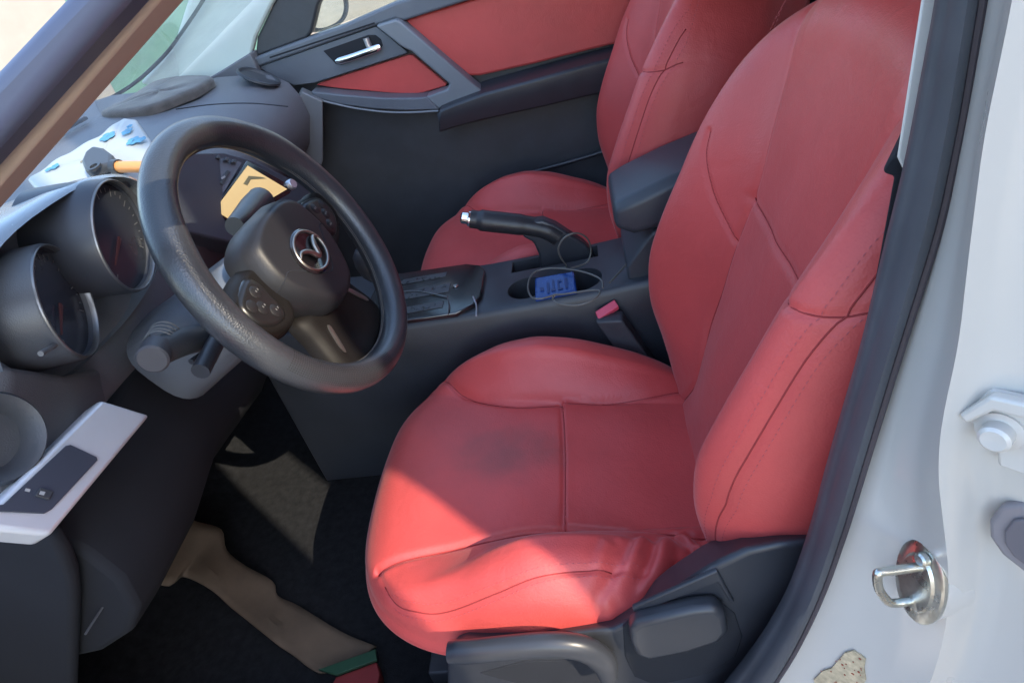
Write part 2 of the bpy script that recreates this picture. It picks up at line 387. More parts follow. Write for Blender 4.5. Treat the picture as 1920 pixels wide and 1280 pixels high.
# near front pillar
d1 = (Vector((-.128, 0, -.056))).normalized()
def strip(lo, hi, y, depth, name, m, bev=.004, par=None):
    pl = []
    for tab in (hi, lo):
        a, b = P(*tab[0], 'y', y), P(*tab[1], 'y', y); d = (b - a)
        e0, e1 = a - d * 4.0, b + d * 1.2
        pl.append((e0, e1))
    poly = [pl[0][0], pl[0][1], pl[1][1], pl[1][0]]
    return obj(name, prism(poly, (0, depth, 0)), m, par or car, bevel=bev)
fp = strip(((0, 268), (237, 0)), ((0, 120), (112, 0)), .085, .045, 'front_pillar', mat('blue_black_seal', (.085, .095, .145), .4, var=.1), .012)
strip(((0, 348), (300, 0)), ((0, 255), (226, 0)), .134, .05, 'front_pillar_trim', TAN, .004)
# windscreen
def ws(x, z): return
g1 = [P(300, 0, 'y', .19) + Vector((.25, 0, .11)), P(300, 0, 'y', .19) + Vector((-1.0, -.03, -.45)), Vector((-1.52, .8, .68)), Vector((-1.34, 1.43, .70)), Vector((-.42, 1.36, 1.10)), Vector((-.25, .8, 1.17))]
wsA0, wsA1 = Vector((-.10, .185, 1.10)), Vector((-1.02, .14, .70))
rowsW = []
for t in np.linspace(0, 1, 12):
    a = wsA0.lerp(wsA1, t); b = Vector((-.36, 1.42, 1.12)).lerp(Vector((-1.26, 1.50, .715)), t)
    rowsW.append([a.lerp(b, s) + Vector((-.16 * math.sin(math.pi * s), 0, .0)) for s in np.linspace(0, 1, 14)])
obj('windscreen', grid(rowsW), GLASS, car, smooth=180)
# far front pillar trim and roof
fpoly = [(372, -60), (560, -60), (512, 10), (482, 70), (470, 118), (430, 150), (330, 170), (262, 158), (300, 112), (330, 72)]
obj('far_pillar_trim', prism(PP(fpoly, 'y', 1.49), (-.02, .06, 0)), MINT, car, bevel=.01)
obj('windscreen_seal', tube(cat(PP([(400, -40), (380, 2), (345, 55), (305, 108), (240, 165), (160, 210), (75, 246), (0, 300)], 'y', 1.47)[:4] + [P(240, 165, 'x', -1.22), P(150, 212, 'x', -1.33), P(75, 246, 'x', -1.36), P(-20, 305, 'x', -1.33)], 6), .0045, 8), DRK, car)
obj('roof', loft([[(x, y, z) for y, z in ((.13, 1.10), (.16, 1.16), (.3, 1.20), (.8, 1.22), (1.35, 1.20), (1.5, 1.12), (1.47, 1.10), (1.33, 1.165), (.8, 1.185), (.3, 1.165), (.19, 1.12))] for x in (-.12, .3, .8, 1.5)]), PAINT, car, bevel=.004)
obj('headliner', loft([[(x, y, z) for y, z in ((.20, 1.118), (.31, 1.162), (.8, 1.182), (1.32, 1.162), (1.45, 1.105), (1.44, 1.10), (1.31, 1.15), (.8, 1.17), (.31, 1.15), (.205, 1.11))] for x in (-.10, .3, .8, 1.48)]), PALE, car)
# rear door, front wing and lower skirt of the near side
rd = thing('rear_door', 'closed white rear door behind the bare door pillar', 'car door', (.9, -.1, 0))
obj('door_skin', loft([[(x, y, z) for y, z in ((-.02, -.08), (-.10, .0), (-.125, .3), (-.12, .55), (-.10, .72), (-.03, .72), (-.02, .3))] for x in (.37, .7, 1.1, 1.5)]), PAINT, rd, bevel=.008)
obj('window_frame', tube(cat([(.40, -.06, .73), (.43, .03, .95), (.48, .12, 1.11), (.9, .13, 1.13), (1.35, .10, 1.04), (1.5, .0, .78)], 6), .02, 10), BLK, rd)
obj('window_pane', prism([(.42, -.055, .72), (.45, .03, .95), (.50, .105, 1.10), (.9, .115, 1.12), (1.34, .09, 1.03), (1.48, -.02, .72)], (0, .005, 0)), mat('tinted_glass', (.01, .011, .012), .08), rd, smooth=0)
obj('front_wing', loft([[(x, y, z) for y, z in ((.02, -.15), (-.05, -.1), (-.10, .2), (-.095, .5), (-.02, .655), (.04, .66), (.05, .3))] for x in (-2.35, -1.9, -1.4, -1.0)]), PAINT, car, bevel=.01)
# rear of the cabin
obj('rear_side', prism([(.42, .11, 0), (.46, .11, .75), (.52, .13, 1.10), (1.5, .13, 1.10), (1.5, .11, 0)], (0, .05, 0)), DRK, car)
obj('far_rear_side', prism([(.36, 1.50, 0), (.36, 1.50, 1.10), (1.5, 1.50, 1.10), (1.5, 1.50, 0)], (0, .05, 0)), DRK, car)
obj('rear_bulkhead', box((1.5, .1, 0), (1.55, 1.55, 1.12)), DRK, car)
obj('rear_bench', loft([[(x, y, z) for x, z in ((.85, .05), (.85, .30), (1.25, .26), (1.40, .85), (1.48, .85), (1.48, .05))] for y in (.18, .8, 1.45)]), LEA, car, bevel=.04)
obj('bonnet', loft([[(x, y, z) for x, z in ((-1.50, .64), (-1.9, .62), (-2.25, .54), (-2.4, .40), (-2.38, .36), (-1.5, .58))] for y in (-.02, .3, .8, 1.3, 1.62)]), PAINT, car, bevel=.02)

# ================================================================ open driver door (stands out of frame to the left)
dd = thing('driver_door', 'open near door of the white car with a red trim panel', 'car door', (-.92, -.05, 0))
dH = Vector((-.92, -.05, 0)); du = Vector((math.cos(R(66)), -math.sin(R(66)), 0)); dn = Vector((math.sin(R(66)), math.cos(R(66)), 0))
def dp(a, z, h=0): return dH + du * a + Vector((0, 0, z)) + dn * h
obj('door_skin', prism([dp(a, z, -.11) for a, z in ((0, -.02), (.95, .0), (1.06, .25), (1.08, .60), (1.04, .74), (0, .66))], dn * .07), PAINT, dd, bevel=.02)
obj('door_panel', prism([dp(a, z, -.04) for a, z in ((.02, .03), (.92, .05), (1.02, .27), (1.04, .58), (1.0, .72), (.02, .65))], dn * .035), BLK, dd, bevel=.015)
obj('red_insert', prism([dp(a, z, -.005) for a, z in ((.30, .40), (.95, .42), (1.0, .64), (.25, .60))], dn * .012), LEA, dd, bevel=.008)
obj('armrest', prism([dp(a, z, -.005) for a, z in ((.28, .33), (.95, .36), (.96, .41), (.28, .38))], dn * .06), BLKS, dd, bevel=.015)
obj('window_frame', tube(cat([dp(.0, .67, -.06), dp(.22, .86, -.05), dp(.5, 1.03, -.03), (dp(.8, 1.10, -.02)), dp(1.0, 1.09, -.02), dp(1.05, .95, -.035), dp(1.05, .72, -.06)], 6), .018, 10), BLK, dd)
obj('window_pane', prism([dp(a, z, -.06) for a, z in ((.06, .68), (.24, .85), (.5, 1.02), (.8, 1.085), (.99, 1.08), (1.03, .74))], dn * .004), GLASS, dd, smooth=0)

# ================================================================ dashboard
dash = thing('dashboard', 'dark grey dashboard with round gauges and amber screen behind the steering wheel', 'dashboard', (-.8, .8, .4))
def dring(y, xe, zt, xl, zl):
    return [(-1.42, y, .785), (-1.25, y, .797), (-1.10, y, .785), (xe - .20, y, zt + .010), (xe - .12, y, zt), (xe - .06, y, zt - .012), (xe - .022, y, zt - .04), (xe - .004, y, zt - .08), (xe, y, zt - .13), (xe - .03, y, zt - .20), (xe - .09, y, zt - .26), (xl, y, zl), (xl - .06, y, zl - .06), (-1.2, y, zl - .03), (-1.42, y, zl)]
rows = [(.13, -.67, .73, -.85, .42), (.2, -.66, .745, -.85, .42), (.42, -.665, .75, -.85, .42), (.62, -.69, .757, -.80, .36), (.8, -.72, .757, -.74, .33), (1.0, -.745, .755, -.78, .33), (1.25, -.745, .764, -.78, .33), (1.43, -.735, .774, -.77, .33)]
obj('dash_pad', loft([dring(*r) for r in rows]), DASH, dash, smooth=60, bevel=.01)
obj('end_panel', prism([P(605, 190, 'y', 1.425), P(606, 300, 'y', 1.425), P(596, 330, 'y', 1.425), P(585, 310, 'y', 1.425), P(566, 280, 'y', 1.425), P(556, 240, 'y', 1.425), P(556, 190, 'y', 1.425), P(566, 172, 'y', 1.425)], (-.02, .06, 0)), mat('light_grey_plastic', (.15, .16, .175), .5, var=.06), dash, bevel=.004)
obj('defroster_slot', tube([P(48, 284, 'z', .799), P(100, 254, 'z', .80), P(160, 222, 'z', .80)], .0045, 8, flat=1.6), DRK, dash)
obj('pad_seam', tube(cat([P(330, 205, 'z', .79), P(400, 196, 'z', .782), P(470, 194, 'z', .775), P(540, 200, 'z', .755)], 6), .0012, 6), DRK, dash)
# vents at the far end
vc = Vector((-.806, 1.375, .772))
vent = obj('far_vent', lathe([(.0, -.012), (.038, -.012), (.046, .0), (.050, .002), (.053, -.004)], vc, (.52, .1, .85), 40), BLK, dash)
vnn = Vector((.52, .1, .85)).normalized()
obj('vent_ring', lathe([(.046, .001), (.049, .004), (.053, .0)], vc, vnn, 40, cap=False), BLKS, vent, smooth=180)
obj('corner_trim', prism(PP([(385, 150), (410, 136), (448, 112), (468, 100), (478, 118), (490, 150), (470, 168), (400, 165)], 'y', 1.46), (0, .05, 0)), DASH, dash, bevel=.004)
# instrument hood
gn = Vector((math.cos(R(14)), 0, math.sin(R(14))))
def gdir(t, q): return Vector((math.cos(R(t)) * math.cos(R(q)), math.sin(R(q)), math.sin(R(t)) * math.cos(R(q))))
GC = [(P(120, 566, 'x', -.615), .067, gdir(-5, 21)), (P(230, 443, 'x', -.602), .071, gdir(-7, 10))]
def hood_ring(x, s, dz=0.0, cy=.352, cz=.762):
    pts = []
    for t in np.linspace(0, 2 * math.pi, 49)[:-1]:
        c, sn_ = math.cos(t), math.sin(t)
        a = .178 * s; b = (.092 if sn_ > 0 else .105) * s; e = 2.6
        y = cy + a * math.copysign(abs(c) ** (2 / e), c); z = cz + dz + b * math.copysign(abs(sn_) ** (2 / e), sn_)
        pts.append(Vector((x + .18 * (cz - z) * 0 - .05 * max(0, -(z - cz)) / .1 + 0, y, z)))
    return pts
hood = obj('instrument_hood', loft([hood_ring(-.86, .92, -.03), hood_ring(-.74, .99, -.008), hood_ring(-.645, 1.0), hood_ring(-.615, .985, .001), hood_ring(-.610, .955), hood_ring(-.625, .935), hood_ring(-.665, .90), hood_ring(-.67, .3)]), mat('hood_plastic', (.17, .20, .24), .27, coat=.4, spec=1.0, var=.06, bump=.15, bscale=700), dash, smooth=60)
for c, r, gn in GC:
    gau = obj('gauge', lathe([(r * .99, .002), (r * 1.0, .003), (r * 1.02, .0), (r * 1.03, -.05), (r * 1.0, -.09)], c, gn, 64, cap=False), mat('gauge_flank', (.075, .083, .098), .4, var=.08, bump=.15, bscale=700) if c.y < .35 else mat('gauge_tube', (.04, .045, .06), .4), dash, smooth=60)
    obj('gauge_cup', lathe([(0, -.008), (r * .955, -.008), (r * .97, .0), (r * .99, .003), (r * .99, -.03), (0, -.03)], c, gn, 64), mat('gauge_tube', (.04, .045, .06), .4), gau)
    obj('gauge_ring', lathe([(r * .955, -.001), (r * .962, .0045), (r * .978, .0062), (r * .995, .0045), (r * 1.0, -.001)], c, gn, 64, cap=False), mat('gauge_chrome', (.20, .205, .215), .35, metal=.8), gau, smooth=180)
    dial = obj('dial', lathe([(0, -.0065), (r * .95, -.0065), (r * .95, -.0075), (0, -.0215)], c, gn, 48), DIAL, gau)
    cc, nn, e1, e2 = disc_frame(c + gn * -.0060, gn)
    tk = []
    for k in range(25):
        t = R(-40 + 260 * k / 24); L = .010 if k % 3 == 0 else .005
        d = e1 * math.cos(t) + e2 * math.sin(t); q = Vector(nn).cross(d)
        p0 = cc + d * (r * .86); p1 = cc + d * (r * .86 - L); wd = .0008
        tk.append(([p0 + q * wd, p0 - q * wd, p1 - q * wd, p1 + q * wd], [(0, 1, 2, 3)]))
    obj('dial_marks', join(*tk), mat('dial_print', (.16, .16, .165), .6), dial, smooth=0)
    obj('needle', prism([cc + nn * .002 + e1 * -.004 + e2 * .002, cc + nn * .002 + e1 * -.04 + e2 * -.02, cc + nn * .002 + e1 * -.002 + e2 * -.003], nn * .002), mat('needle_red', (.10, .03, .03), .5), dial)
obj('trip_knob', tube([P(115, 640, 'x', -.60), P(76, 663, 'x', -.585)], .0030, 10), mat('dull_metal', (.12, .12, .125), .5), dash)
# cheek at the near end and round side vent
obj('dash_end', loft([[P(u, v, 'x', x) + Vector((dx, 0, 0)) for (u, v, x, dx) in ring] for ring in (
    ((-60, 640, -.64, 0), (-60, 700, -.64, 0), (-60, 990, -.64, 0), (-60, 990, -.9, 0), (-60, 640, -.9, 0)),
    ((20, 690, -.615, 0), (20, 735, -.615, 0), (20, 960, -.61, 0), (20, 960, -.9, 0), (20, 690, -.9, 0)),
    ((120, 705, -.625, 0), (125, 735, -.62, 0), (140, 820, -.61, 0), (140, 820, -.9, 0), (120, 705, -.9, 0)),
    ((185, 690, -.645, 0), (190, 720, -.64, 0), (200, 760, -.63, 0), (200, 760, -.9, 0), (185, 690, -.9, 0)))]), mat('dash_warm_grey', (.085, .084, .09), .55, var=.06, bump=.2, bscale=700), dash, smooth=60, bevel=.008)
vcn = P(-12, 822, 'x', -.60)
sv = obj('side_vent', lathe([(0, -.02), (.030, -.02), (.036, .0), (.043, .005), (.046, .0), (.046, -.03)], vcn, (.93, -.25, .25), 40), BLK, dash)
# silver trim strip with the switch panel
bz = [P(190, 748, 'x', -.590), P(283, 777, 'x', -.572), P(97, 1002, 'x', -.560), P(-40, 988, 'x', -.568), P(-40, 962, 'x', -.578), P(0, 935, 'x', -.584)]
bnrm = (bz[1] - bz[0]).cross(bz[2] - bz[0]).normalized()
if bnrm.x < 0: bnrm = -bnrm
def onb0(u, v):
    d = F_ + R_ * ((u - 960) / FL) - U_ * ((v - 640) / FL); return CAM + d * ((bz[0] - CAM).dot(bnrm) / d.dot(bnrm))
bz = [onb0(u, v) for u, v in ((190, 748), (283, 777), (97, 1002), (-40, 988), (-40, 962), (0, 935))]
bez = obj('silver_bezel', prism(bz, bnrm * -.03), mat('bezel_silver', (.66, .69, .74), .34, metal=.35, var=.04), dash, bevel=.005, seg=4)
def onb(u, v, h=0):
    d = F_ + R_ * ((u - 960) / FL) - U_ * ((v - 640) / FL); O = bz[0] + bnrm * h
    return CAM + d * ((O - CAM).dot(bnrm) / d.dot(bnrm))
sp_ = obj('switch_panel', prism([onb(u, v, .0004) for u, v in ((122, 836), (131, 834), (180, 857), (182, 863), (96, 955), (82, 963), (-40, 958), (-40, 950), (5, 946))], bnrm * .0016), mat('switch_blue_black', (.05, .058, .08), .38, var=.08), bez, bevel=.001)
obj('switch_button', prism([onb(u, v, .002) for u, v in ((72, 915), (98, 923), (90, 938), (63, 930))], bnrm * .003), BLK, sp_, bevel=.001)
obj('switch_mark', join(prism([onb(u, v, .0052) for u, v in ((76, 920), (85, 922), (82, 928), (73, 926))], bnrm * .0004), prism([onb(u, v, .0022) for u, v in ((48, 915), (57, 917), (55, 922), (46, 920))], bnrm * .0004)), PAPER, sp_, smooth=0)
# lower driver side panels
def knee(y, dx, z0): return [(x + dx, y, z) for x, z in ((-.66, .60), (-.625, z0), (-.615, z0 - .05), (-.63, z0 - .11), (-.67, z0 - .16), (-.74, z0 - .20), (-.84, z0 - .22), (-1.1, z0 - .2), (-1.1, .58))]
obj('knee_panel', loft([knee(.12, .0, .52), knee(.18, .005, .52), knee(.3, .0, .52), knee(.42, -.02, .53), knee(.55, -.04, .50), knee(.69, -.07, .46)]), mat('lower_dash_black', (.019, .021, .026), .85, spec=.12, var=.1), dash, smooth=60, bevel=.01)
obj('kick_panel', prism(PP([(97, 1008), (118, 1040), (134, 1085), (139, 1130), (135, 1290), (128, 1450), (-80, 1450), (-80, 985)], 'y', .095), (0, .02, 0)), mat('lower_dash_black', (.011, .0125, .016), .7, spec=.25, var=.1), dash, bevel=.008, seg=4)
obj('bonnet_release', tube([P(255, 1040, 'y', .16), P(160, 1188, 'y', .10)], .0016, 8), BLKS, dash)
# steering column shroud and stalks
Wc = Vector((-.3927, .4161, .7115)); tw = R(25.2)
wn = Vector((math.cos(tw), 0, math.sin(tw))); w1 = Vector((0, 1, 0)); w2 = Vector((-math.sin(tw), 0, math.cos(tw)))
def wp(a, b, h=0): return Wc + w1 * a + w2 * b + wn * h
def col_ring(h, a, bt, bb, e=3.0, db=0):
    pts = []
    for t in np.linspace(0, 2 * math.pi, 33)[:-1]:
        c, s = math.cos(t), math.sin(t)
        pts.append(wp(a * math.copysign(abs(c) ** (2 / e), c), db + (bt if s > 0 else bb) * math.copysign(abs(s) ** (2 / e), s), h))
    return pts
column = obj('column_shroud', loft([col_ring(-.26, .075, .055, .075), col_ring(-.16, .076, .05, .066), col_ring(-.09, .072, .048, .058), col_ring(-.055, .064, .044, .048), col_ring(-.05, .05, .035, .04)]), mat('shroud_plastic', (.11, .125, .15), .3, spec=.8, var=.06, bump=.15, bscale=700), dash, smooth=60)
ps = cat([wp(-.06, -.01, -.105), wp(-.10, -.008, -.102), wp(-.16, -.012, -.098)], 5)
stl = obj('stalk', tube(ps, [.012] * 3 + [.0105] * (len(ps) - 3), 16), BLKS, column)
kp = P(291, 664, 'y', .242); kdir = Vector((.25, -.92, .05)).normalized()
obj('stalk_root', tube(cat([P(392, 632, 'y', .35), P(345, 640, 'y', .29), kp - kdir * .004], 5), .0165, 18), BLK, stl)
obj('stalk_knob', lathe([(0, .012), (.015, .012), (.0172, .010), (.0172, -.012), (.015, -.014), (0, -.014)], kp, kdir, 28), mat('knob_grey', (.055, .055, .064), .5), stl)
obj('stalk_rings', join(*[lathe([(.0168, -.001), (.0182, 0), (.0168, .001)], kp - kdir * q, kdir, 24, cap=False) for q in (.022, .028, .036, .044)]), mat('stalk_print', (.09, .09, .09), .5), stl)
obj('lower_lever', tube([P(408, 645, 'y', .36), P(358, 678, 'y', .31)], .004, 8), BLKS, column)
ps = cat([P(440, 425, 'x', -.49), P(462, 405, 'x', -.50), P(482, 384, 'x', -.515), P(492, 372, 'x', -.52)], 6)
obj('stalk', tube(ps, [.013 + .008 * min(1, i / 10) for i in range(len(ps) - 2)] + [.018, .008], 18), BLKS, column)
# centre stack
cs = [P(333, 285, 'x', -.672), P(420, 285, 'x', -.682), P(475, 300, 'x', -.690), P(580, 352, 'x', -.71), P(575, 420, 'x', -.70), P(455, 460, 'x', -.672), P(330, 430, 'x', -.655)]
cpan = obj('centre_panel', prism(cs, (-.05, 0, -.01)), mat('centre_grey_plastic', (.07, .078, .1), .45, var=.08), dash, bevel=.004)
def onc(u, v, h=0):
    nrm = Vector((.93, -.18, .32)).normalized(); O = P(440, 370, 'x', -.664) + nrm * h
    d = F_ + R_ * ((u - 960) / FL) - U_ * ((v - 640) / FL)
    return CAM + d * ((O - CAM).dot(nrm) / d.dot(nrm)), nrm
def cpoly(pts, h, th): 
    q = [onc(u, v, h)[0] for u, v in pts]; return prism(q, onc(0, 0)[1] * th)
cface = obj('panel_face', cpoly(((336, 292), (352, 290), (402, 296), (452, 306), (400, 392), (362, 410), (338, 398)), -.004, .004), mat('face_grey', (.095, .105, .135), .45, var=.1), cpan, bevel=.001)
obj('display_frame', cpoly(((461, 303), (546, 352), (541, 364), (440, 424), (394, 398)), -.003, .005), GLOSS, cpan, bevel=.0015)
scr = obj('display', cpoly(((464, 311), (538, 355), (436, 415), (402, 394)), .0022, .001), SCREEN, cpan)
obj('display_shade', cpoly(((456, 345), (466, 330), (490, 332), (500, 335), (470, 337), (464, 348)), .0034, .0003), mat('screen_olive', (.30, .25, .12), .4), scr, smooth=0)
bt = []
for poly in (((352, 292), (360, 291), (372, 330), (362, 350), (346, 322)), ((366, 335), (402, 332), (392, 350), (368, 360), (352, 352)), ((410, 344), (424, 320), (430, 323), (415, 348)), ((362, 380), (388, 352), (392, 356), (364, 390))):
    bt.append(cpoly(poly, .0005, .004))
obj('panel_buttons', join(*bt), BLK, cface, bevel=.001)
for u, v in ((344, 366), (352, 361), (359, 356), (382, 348), (390, 343), (414, 334)):
    obj('panel_mark', cpoly(((u, v), (u + 7, v - 5), (u + 9, v - 2), (u + 2, v + 3)), .0048, .0003), mat('button_print', (.3, .3, .32), .5), cface, smooth=0)
obj('panel_tabs', join(*[cpoly(((u, v), (u + 8, v + 2), (u + 5, v + 8), (u - 3, v + 6)), .001, .007) for u, v in ((372, 288), (388, 290), (404, 293), (420, 297), (434, 301))]), BLK, cface, bevel=.001)
obj('volume_knob', lathe([(0, .012), (.009, .012), (.011, .009), (.011, 0)], onc(543, 348)[0], onc(0, 0)[1], 24), SILV, cpan)

# ================================================================ steering wheel
wheel = thing('steering_wheel', 'black leather steering wheel with winged oval emblem in front of the gauges', 'steering wheel', Wc)
rr = .1785
def rim_r(t): return rr
pa = [wp(rr * math.cos(t), rr * math.sin(t), 0) for t in np.linspace(0, 2 * math.pi, 97)[:-1]]
rings = []
for t in np.linspace(0, 2 * math.pi, 145)[:-1]:
    grip = .0016 * (math.exp(-((abs(t - math.pi / 2) - .95) / .22) ** 2))
    d = w1 * math.cos(t) + w2 * math.sin(t)
    rings.append([Wc + d * (rr + (.0185 + grip) * math.cos(p)) + wn * ((.021 + grip) * math.sin(p)) for p in np.linspace(0, 2 * math.pi, 21)[:-1]])
rings.append(rings[0])
rim = obj('rim', loft(rings, cap=False), WLEA, wheel, smooth=180)
sr = []
for off in (.0012, -.0012):
    sr.append(tube([wp((rr - .0186) * math.cos(t), (rr - .0186) * math.sin(t), -.004 + off) for t in np.linspace(0, 2 * math.pi, 97)[:-1]], .0007, 6, closed=True))
obj('rim_seam', join(*sr), mat('grey_thread', (.09, .085, .08), .6), rim)
# perforated grip patches
pf = []
for k in range(60):
    t = R(198 + k * .95)
    for p in np.linspace(R(35), R(115), 12):
        d = w1 * math.cos(t) + w2 * math.sin(t); c = Wc + d * (rr + .0186 * math.cos(p)) + wn * (.0211 * math.sin(p)); nr = (d * math.cos(p) + wn * math.sin(p)).normalized()
        q1 = nr.cross(w1 * -math.sin(t) + w2 * math.cos(t)).normalized(); q2 = nr.cross(q1)
        pf.append(([c + nr * .0003 + q1 * (.0007 * math.cos(a)) + q2 * (.0007 * math.sin(a)) for a in (0, 1.05, 2.1, 3.14, 4.19, 5.24)], [(0, 1, 2, 3, 4, 5)]))
o = obj('rim_perforation', join(*pf), mat('hole_black', (.008, .008, .009), .8), rim, smooth=0); o['kind'] = 'stuff'

def pillow2d(outline, hf, base, n=26):
    """outline: list of (a,b); dome by hf(rho)->height; returns wheel-space vf"""
    m = len(outline); ca = sum(p[0] for p in outline) / m; cb = sum(p[1] for p in outline) / m
    rings = []
    for k in range(n + 1):
        rho = 1 - k / n
        rings.append([wp(ca + (a - ca) * rho, cb + (b - cb) * rho, hf(rho, ca + (a - ca) * rho, cb + (b - cb) * rho)) for a, b in outline])
    rings = [[wp(a * .97, b * .97, base) for a, b in outline]] + rings
    return loft(rings, cap=True)
def c2(pts, n=6):
    return [(q.x, q.y) for q in cat([(a, b, 0) for a, b in pts], n, closed=True)]
hub_o = c2([(-.082, .030), (-.070, .052), (-.035, .064), (.0, .066), (.035, .064), (.070, .052), (.082, .030), (.086, .0), (.078, -.030), (.058, -.058), (.035, -.080), (.0, -.088), (-.035, -.080), (-.058, -.058), (-.078, -.030), (-.086, .0)])
def hubh(rho, a, b):
    e = 1 - max(0, (rho - .80) / .20) ** 2.4
    cr = -.0022 * math.exp(-((b + .002 + .25 * abs(a) - .0) / .0035) ** 2) * (1 if abs(a) > .03 else 0) * 0
    return -.012 + .026 * e + .008 * (1 - (a / .09) ** 2) + cr
hub = obj('airbag_cover', pillow2d(hub_o, hubh, -.035, 34), mat('hub_plastic', (.017, .0175, .021), .42, spec=.35, var=.08, bump=.1, bscale=800), wheel, smooth=60)
# crease line across the cover
def hub_at(a, b):
    ang = math.atan2(b, a); best = min(hub_o, key=lambda q: abs((math.atan2(q[1], q[0]) - ang + math.pi) % (2 * math.pi) - math.pi))
    return hubh(min(1, math.hypot(a, b) / math.hypot(*best)), a, b)
gvp = [(q.x, q.y) for q in cat([(-.084, -.010, 0), (-.062, -.002, 0), (-.035, -.022, 0), (0, -.046, 0), (.035, -.022, 0), (.062, -.002, 0), (.084, -.010, 0)], 8)]
obj('cover_groove', tube([wp(a_, b_, hub_at(a_, b_) - .0002) for a_, b_ in gvp], .0009, 6), DRK, hub)
for s in (-1, 1):
    spo = c2([(s * .070, .034), (s * .105, .036), (s * .140, .030), (s * .168, .024), (s * .170, -.012), (s * .150, -.030), (s * .120, -.046), (s * .085, -.050), (s * .066, -.030), (s * .066, .0)], 5)
    def sh(rho, a, b): return -.022 + .020 * (1 - max(0, (rho - .75) / .25) ** 2)
    spk_ = obj('spoke', pillow2d(spo, sh, -.035, 14), mat('spoke_brown_black', (.011, .010, .010), .55, spec=.18, var=.1), wheel, smooth=60)
    pod = c2([(s * .094, .026), (s * .124, .026), (s * .146, .016), (s * .148, -.010), (s * .130, -.028), (s * .104, -.034), (s * .094, -.016)], 4)
    po = obj('button_pod', pillow2d(pod, lambda rho, a, b: -.004 + .006 * (1 - max(0, (rho - .8) / .2) ** 2), -.02, 10), mat('pod_black', (.014, .014, .015), .3), spk_, smooth=50)
    for k, (a, b) in enumerate(((.112, .012), (.124, -.004), (.112, -.018), (.134, .006))):
        obj('button', lathe([(0, .0022), (.0070, .0022), (.0082, .0014), (.0082, -.002)], wp(s * a, b, .001), wn, 18), mat('button_black', (.016, .016, .018), .45), po)
    obj('button_print', join(*[prism([wp(s * a + i * .0022, b - .001, .0034), wp(s * a + .0014 + i * .0022, b - .001, .0034), wp(s * a + .0014 + i * .0022, b + .0016, .0034), wp(s * a + i * .0022, b + .0016, .0034)], wn * .0003) for a, b in ((.110, .012), (.122, -.004), (.110, -.018)) for i in (-1, 1)]), mat('button_white', (.16, .16, .16), .5), po, smooth=0)
ls = c2([(-.066, -.052), (0, -.070), (.066, -.052), (.078, -.090), (.088, -.135), (.080, -.160), (.045, -.172), (.0, -.176), (-.045, -.172), (-.080, -.160), (-.088, -.135), (-.078, -.090)], 5)
lsp = obj('lower_spoke', pillow2d(ls, lambda rho, a, b: -.028 + .014 * (1 - max(0, (rho - .75) / .25) ** 2) - .010 * math.exp(-((abs(a) - .0) / .03) ** 2 - ((b + .13) / .03) ** 2), -.042, 16), mat('spoke_brown_black', (0, 0, 0)), wheel, smooth=60)
for s in (-1, 1):
    obj('spoke_accent', pillow2d(c2([(s * .044, -.094), (s * .050, -.092), (s * .064, -.120), (s * .060, -.126)], 4), lambda rho, a, b: -.0125 + .001 * (1 - rho), -.017, 4), mat('accent_metal', (.3, .29, .28), .35, metal=.9), lsp)
# emblem
ea, eb, eh = -.004, -.009, .0235
em = obj('emblem', tube([wp(ea + .033 * math.cos(t), eb + .0262 * math.sin(t), eh) for t in np.linspace(0, 2 * math.pi, 49)[:-1]], .0022, 10, closed=True), mat('emblem_metal', (.42, .39, .34), .36, metal=1), hub)
obj('emblem_back', loft([[wp(ea + .033 * q * math.cos(t), eb + .0262 * q * math.sin(t), h) for t in np.linspace(0, 2 * math.pi, 41)[:-1]] for q, h in ((1.12, eh - .006), (1.16, eh - .001), (1.08, eh + .0005), (1.0, eh - .001), (.02, eh - .001))]), GLOSS, em)
wing = cat([wp(ea - .032, eb + .004, eh + .001), wp(ea - .022, eb + .0085, eh + .002), wp(ea - .010, eb + .002, eh + .003), wp(ea, eb - .011, eh + .003), wp(ea + .010, eb + .002, eh + .003), wp(ea + .022, eb + .0085, eh + .002), wp(ea + .032, eb + .004, eh + .001)], 6)
obj('emblem_wing', tube(wing, [.0014 + .0024 * math.sin(math.pi * i / (len(wing) - 1)) for i in range(len(wing))], 10), mat('emblem_metal', (.55, .52, .48), .28, metal=1), em)

# ================================================================ centre console
con = thing('centre_console', 'dark centre console with cup holders, handbrake and padded armrest between the seats', 'console', (-.1, .81, 0))
def cring(x, zt, y0=.712, y1=.912):
    return [(x, y0 + .0, 0), (x, y0 - .004, zt - .07), (x, y0, zt - .012), (x, y0 + .006, zt), (x, y1 - .006, zt), (x, y1, zt - .012), (x, y1 + .004, zt - .07), (x, y1, 0)]
cb = obj('console_body', loft([cring(-.72, .42, .70, .93), cring(-.55, .402, .70, .93), cring(-.42, .392, .708, .92), cring(-.25, .391), cring(-.05, .398), cring(.06, .407), cring(.16, .43), cring(.5, .44)]), mat('console_plastic', (.034, .037, .045), .4, var=.12, vscale=16, bump=.1, bscale=600), con, smooth=40, bevel=.004)
cut(cb, join(lathe([(0, -.07), (.036, -.07), (.040, .03), (0, .03)], (-.165, .778, .397), (0, 0, 1), 40), ))
cut(cb, lathe([(0, -.07), (.038, -.07), (.042, .03), (0, .03)], (-.058, .772, .400), (0, 0, 1), 40))
cut(cb, box((-.20, .848, .34), (-.02, .893, .46)))
obj('cup_insert', join(box((-.212, .728, .315), (-.012, .83, .322))), DRK, con)
obj('brake_slot', box((-.205, .842, .345), (-.015, .898, .352)), DRK, con)
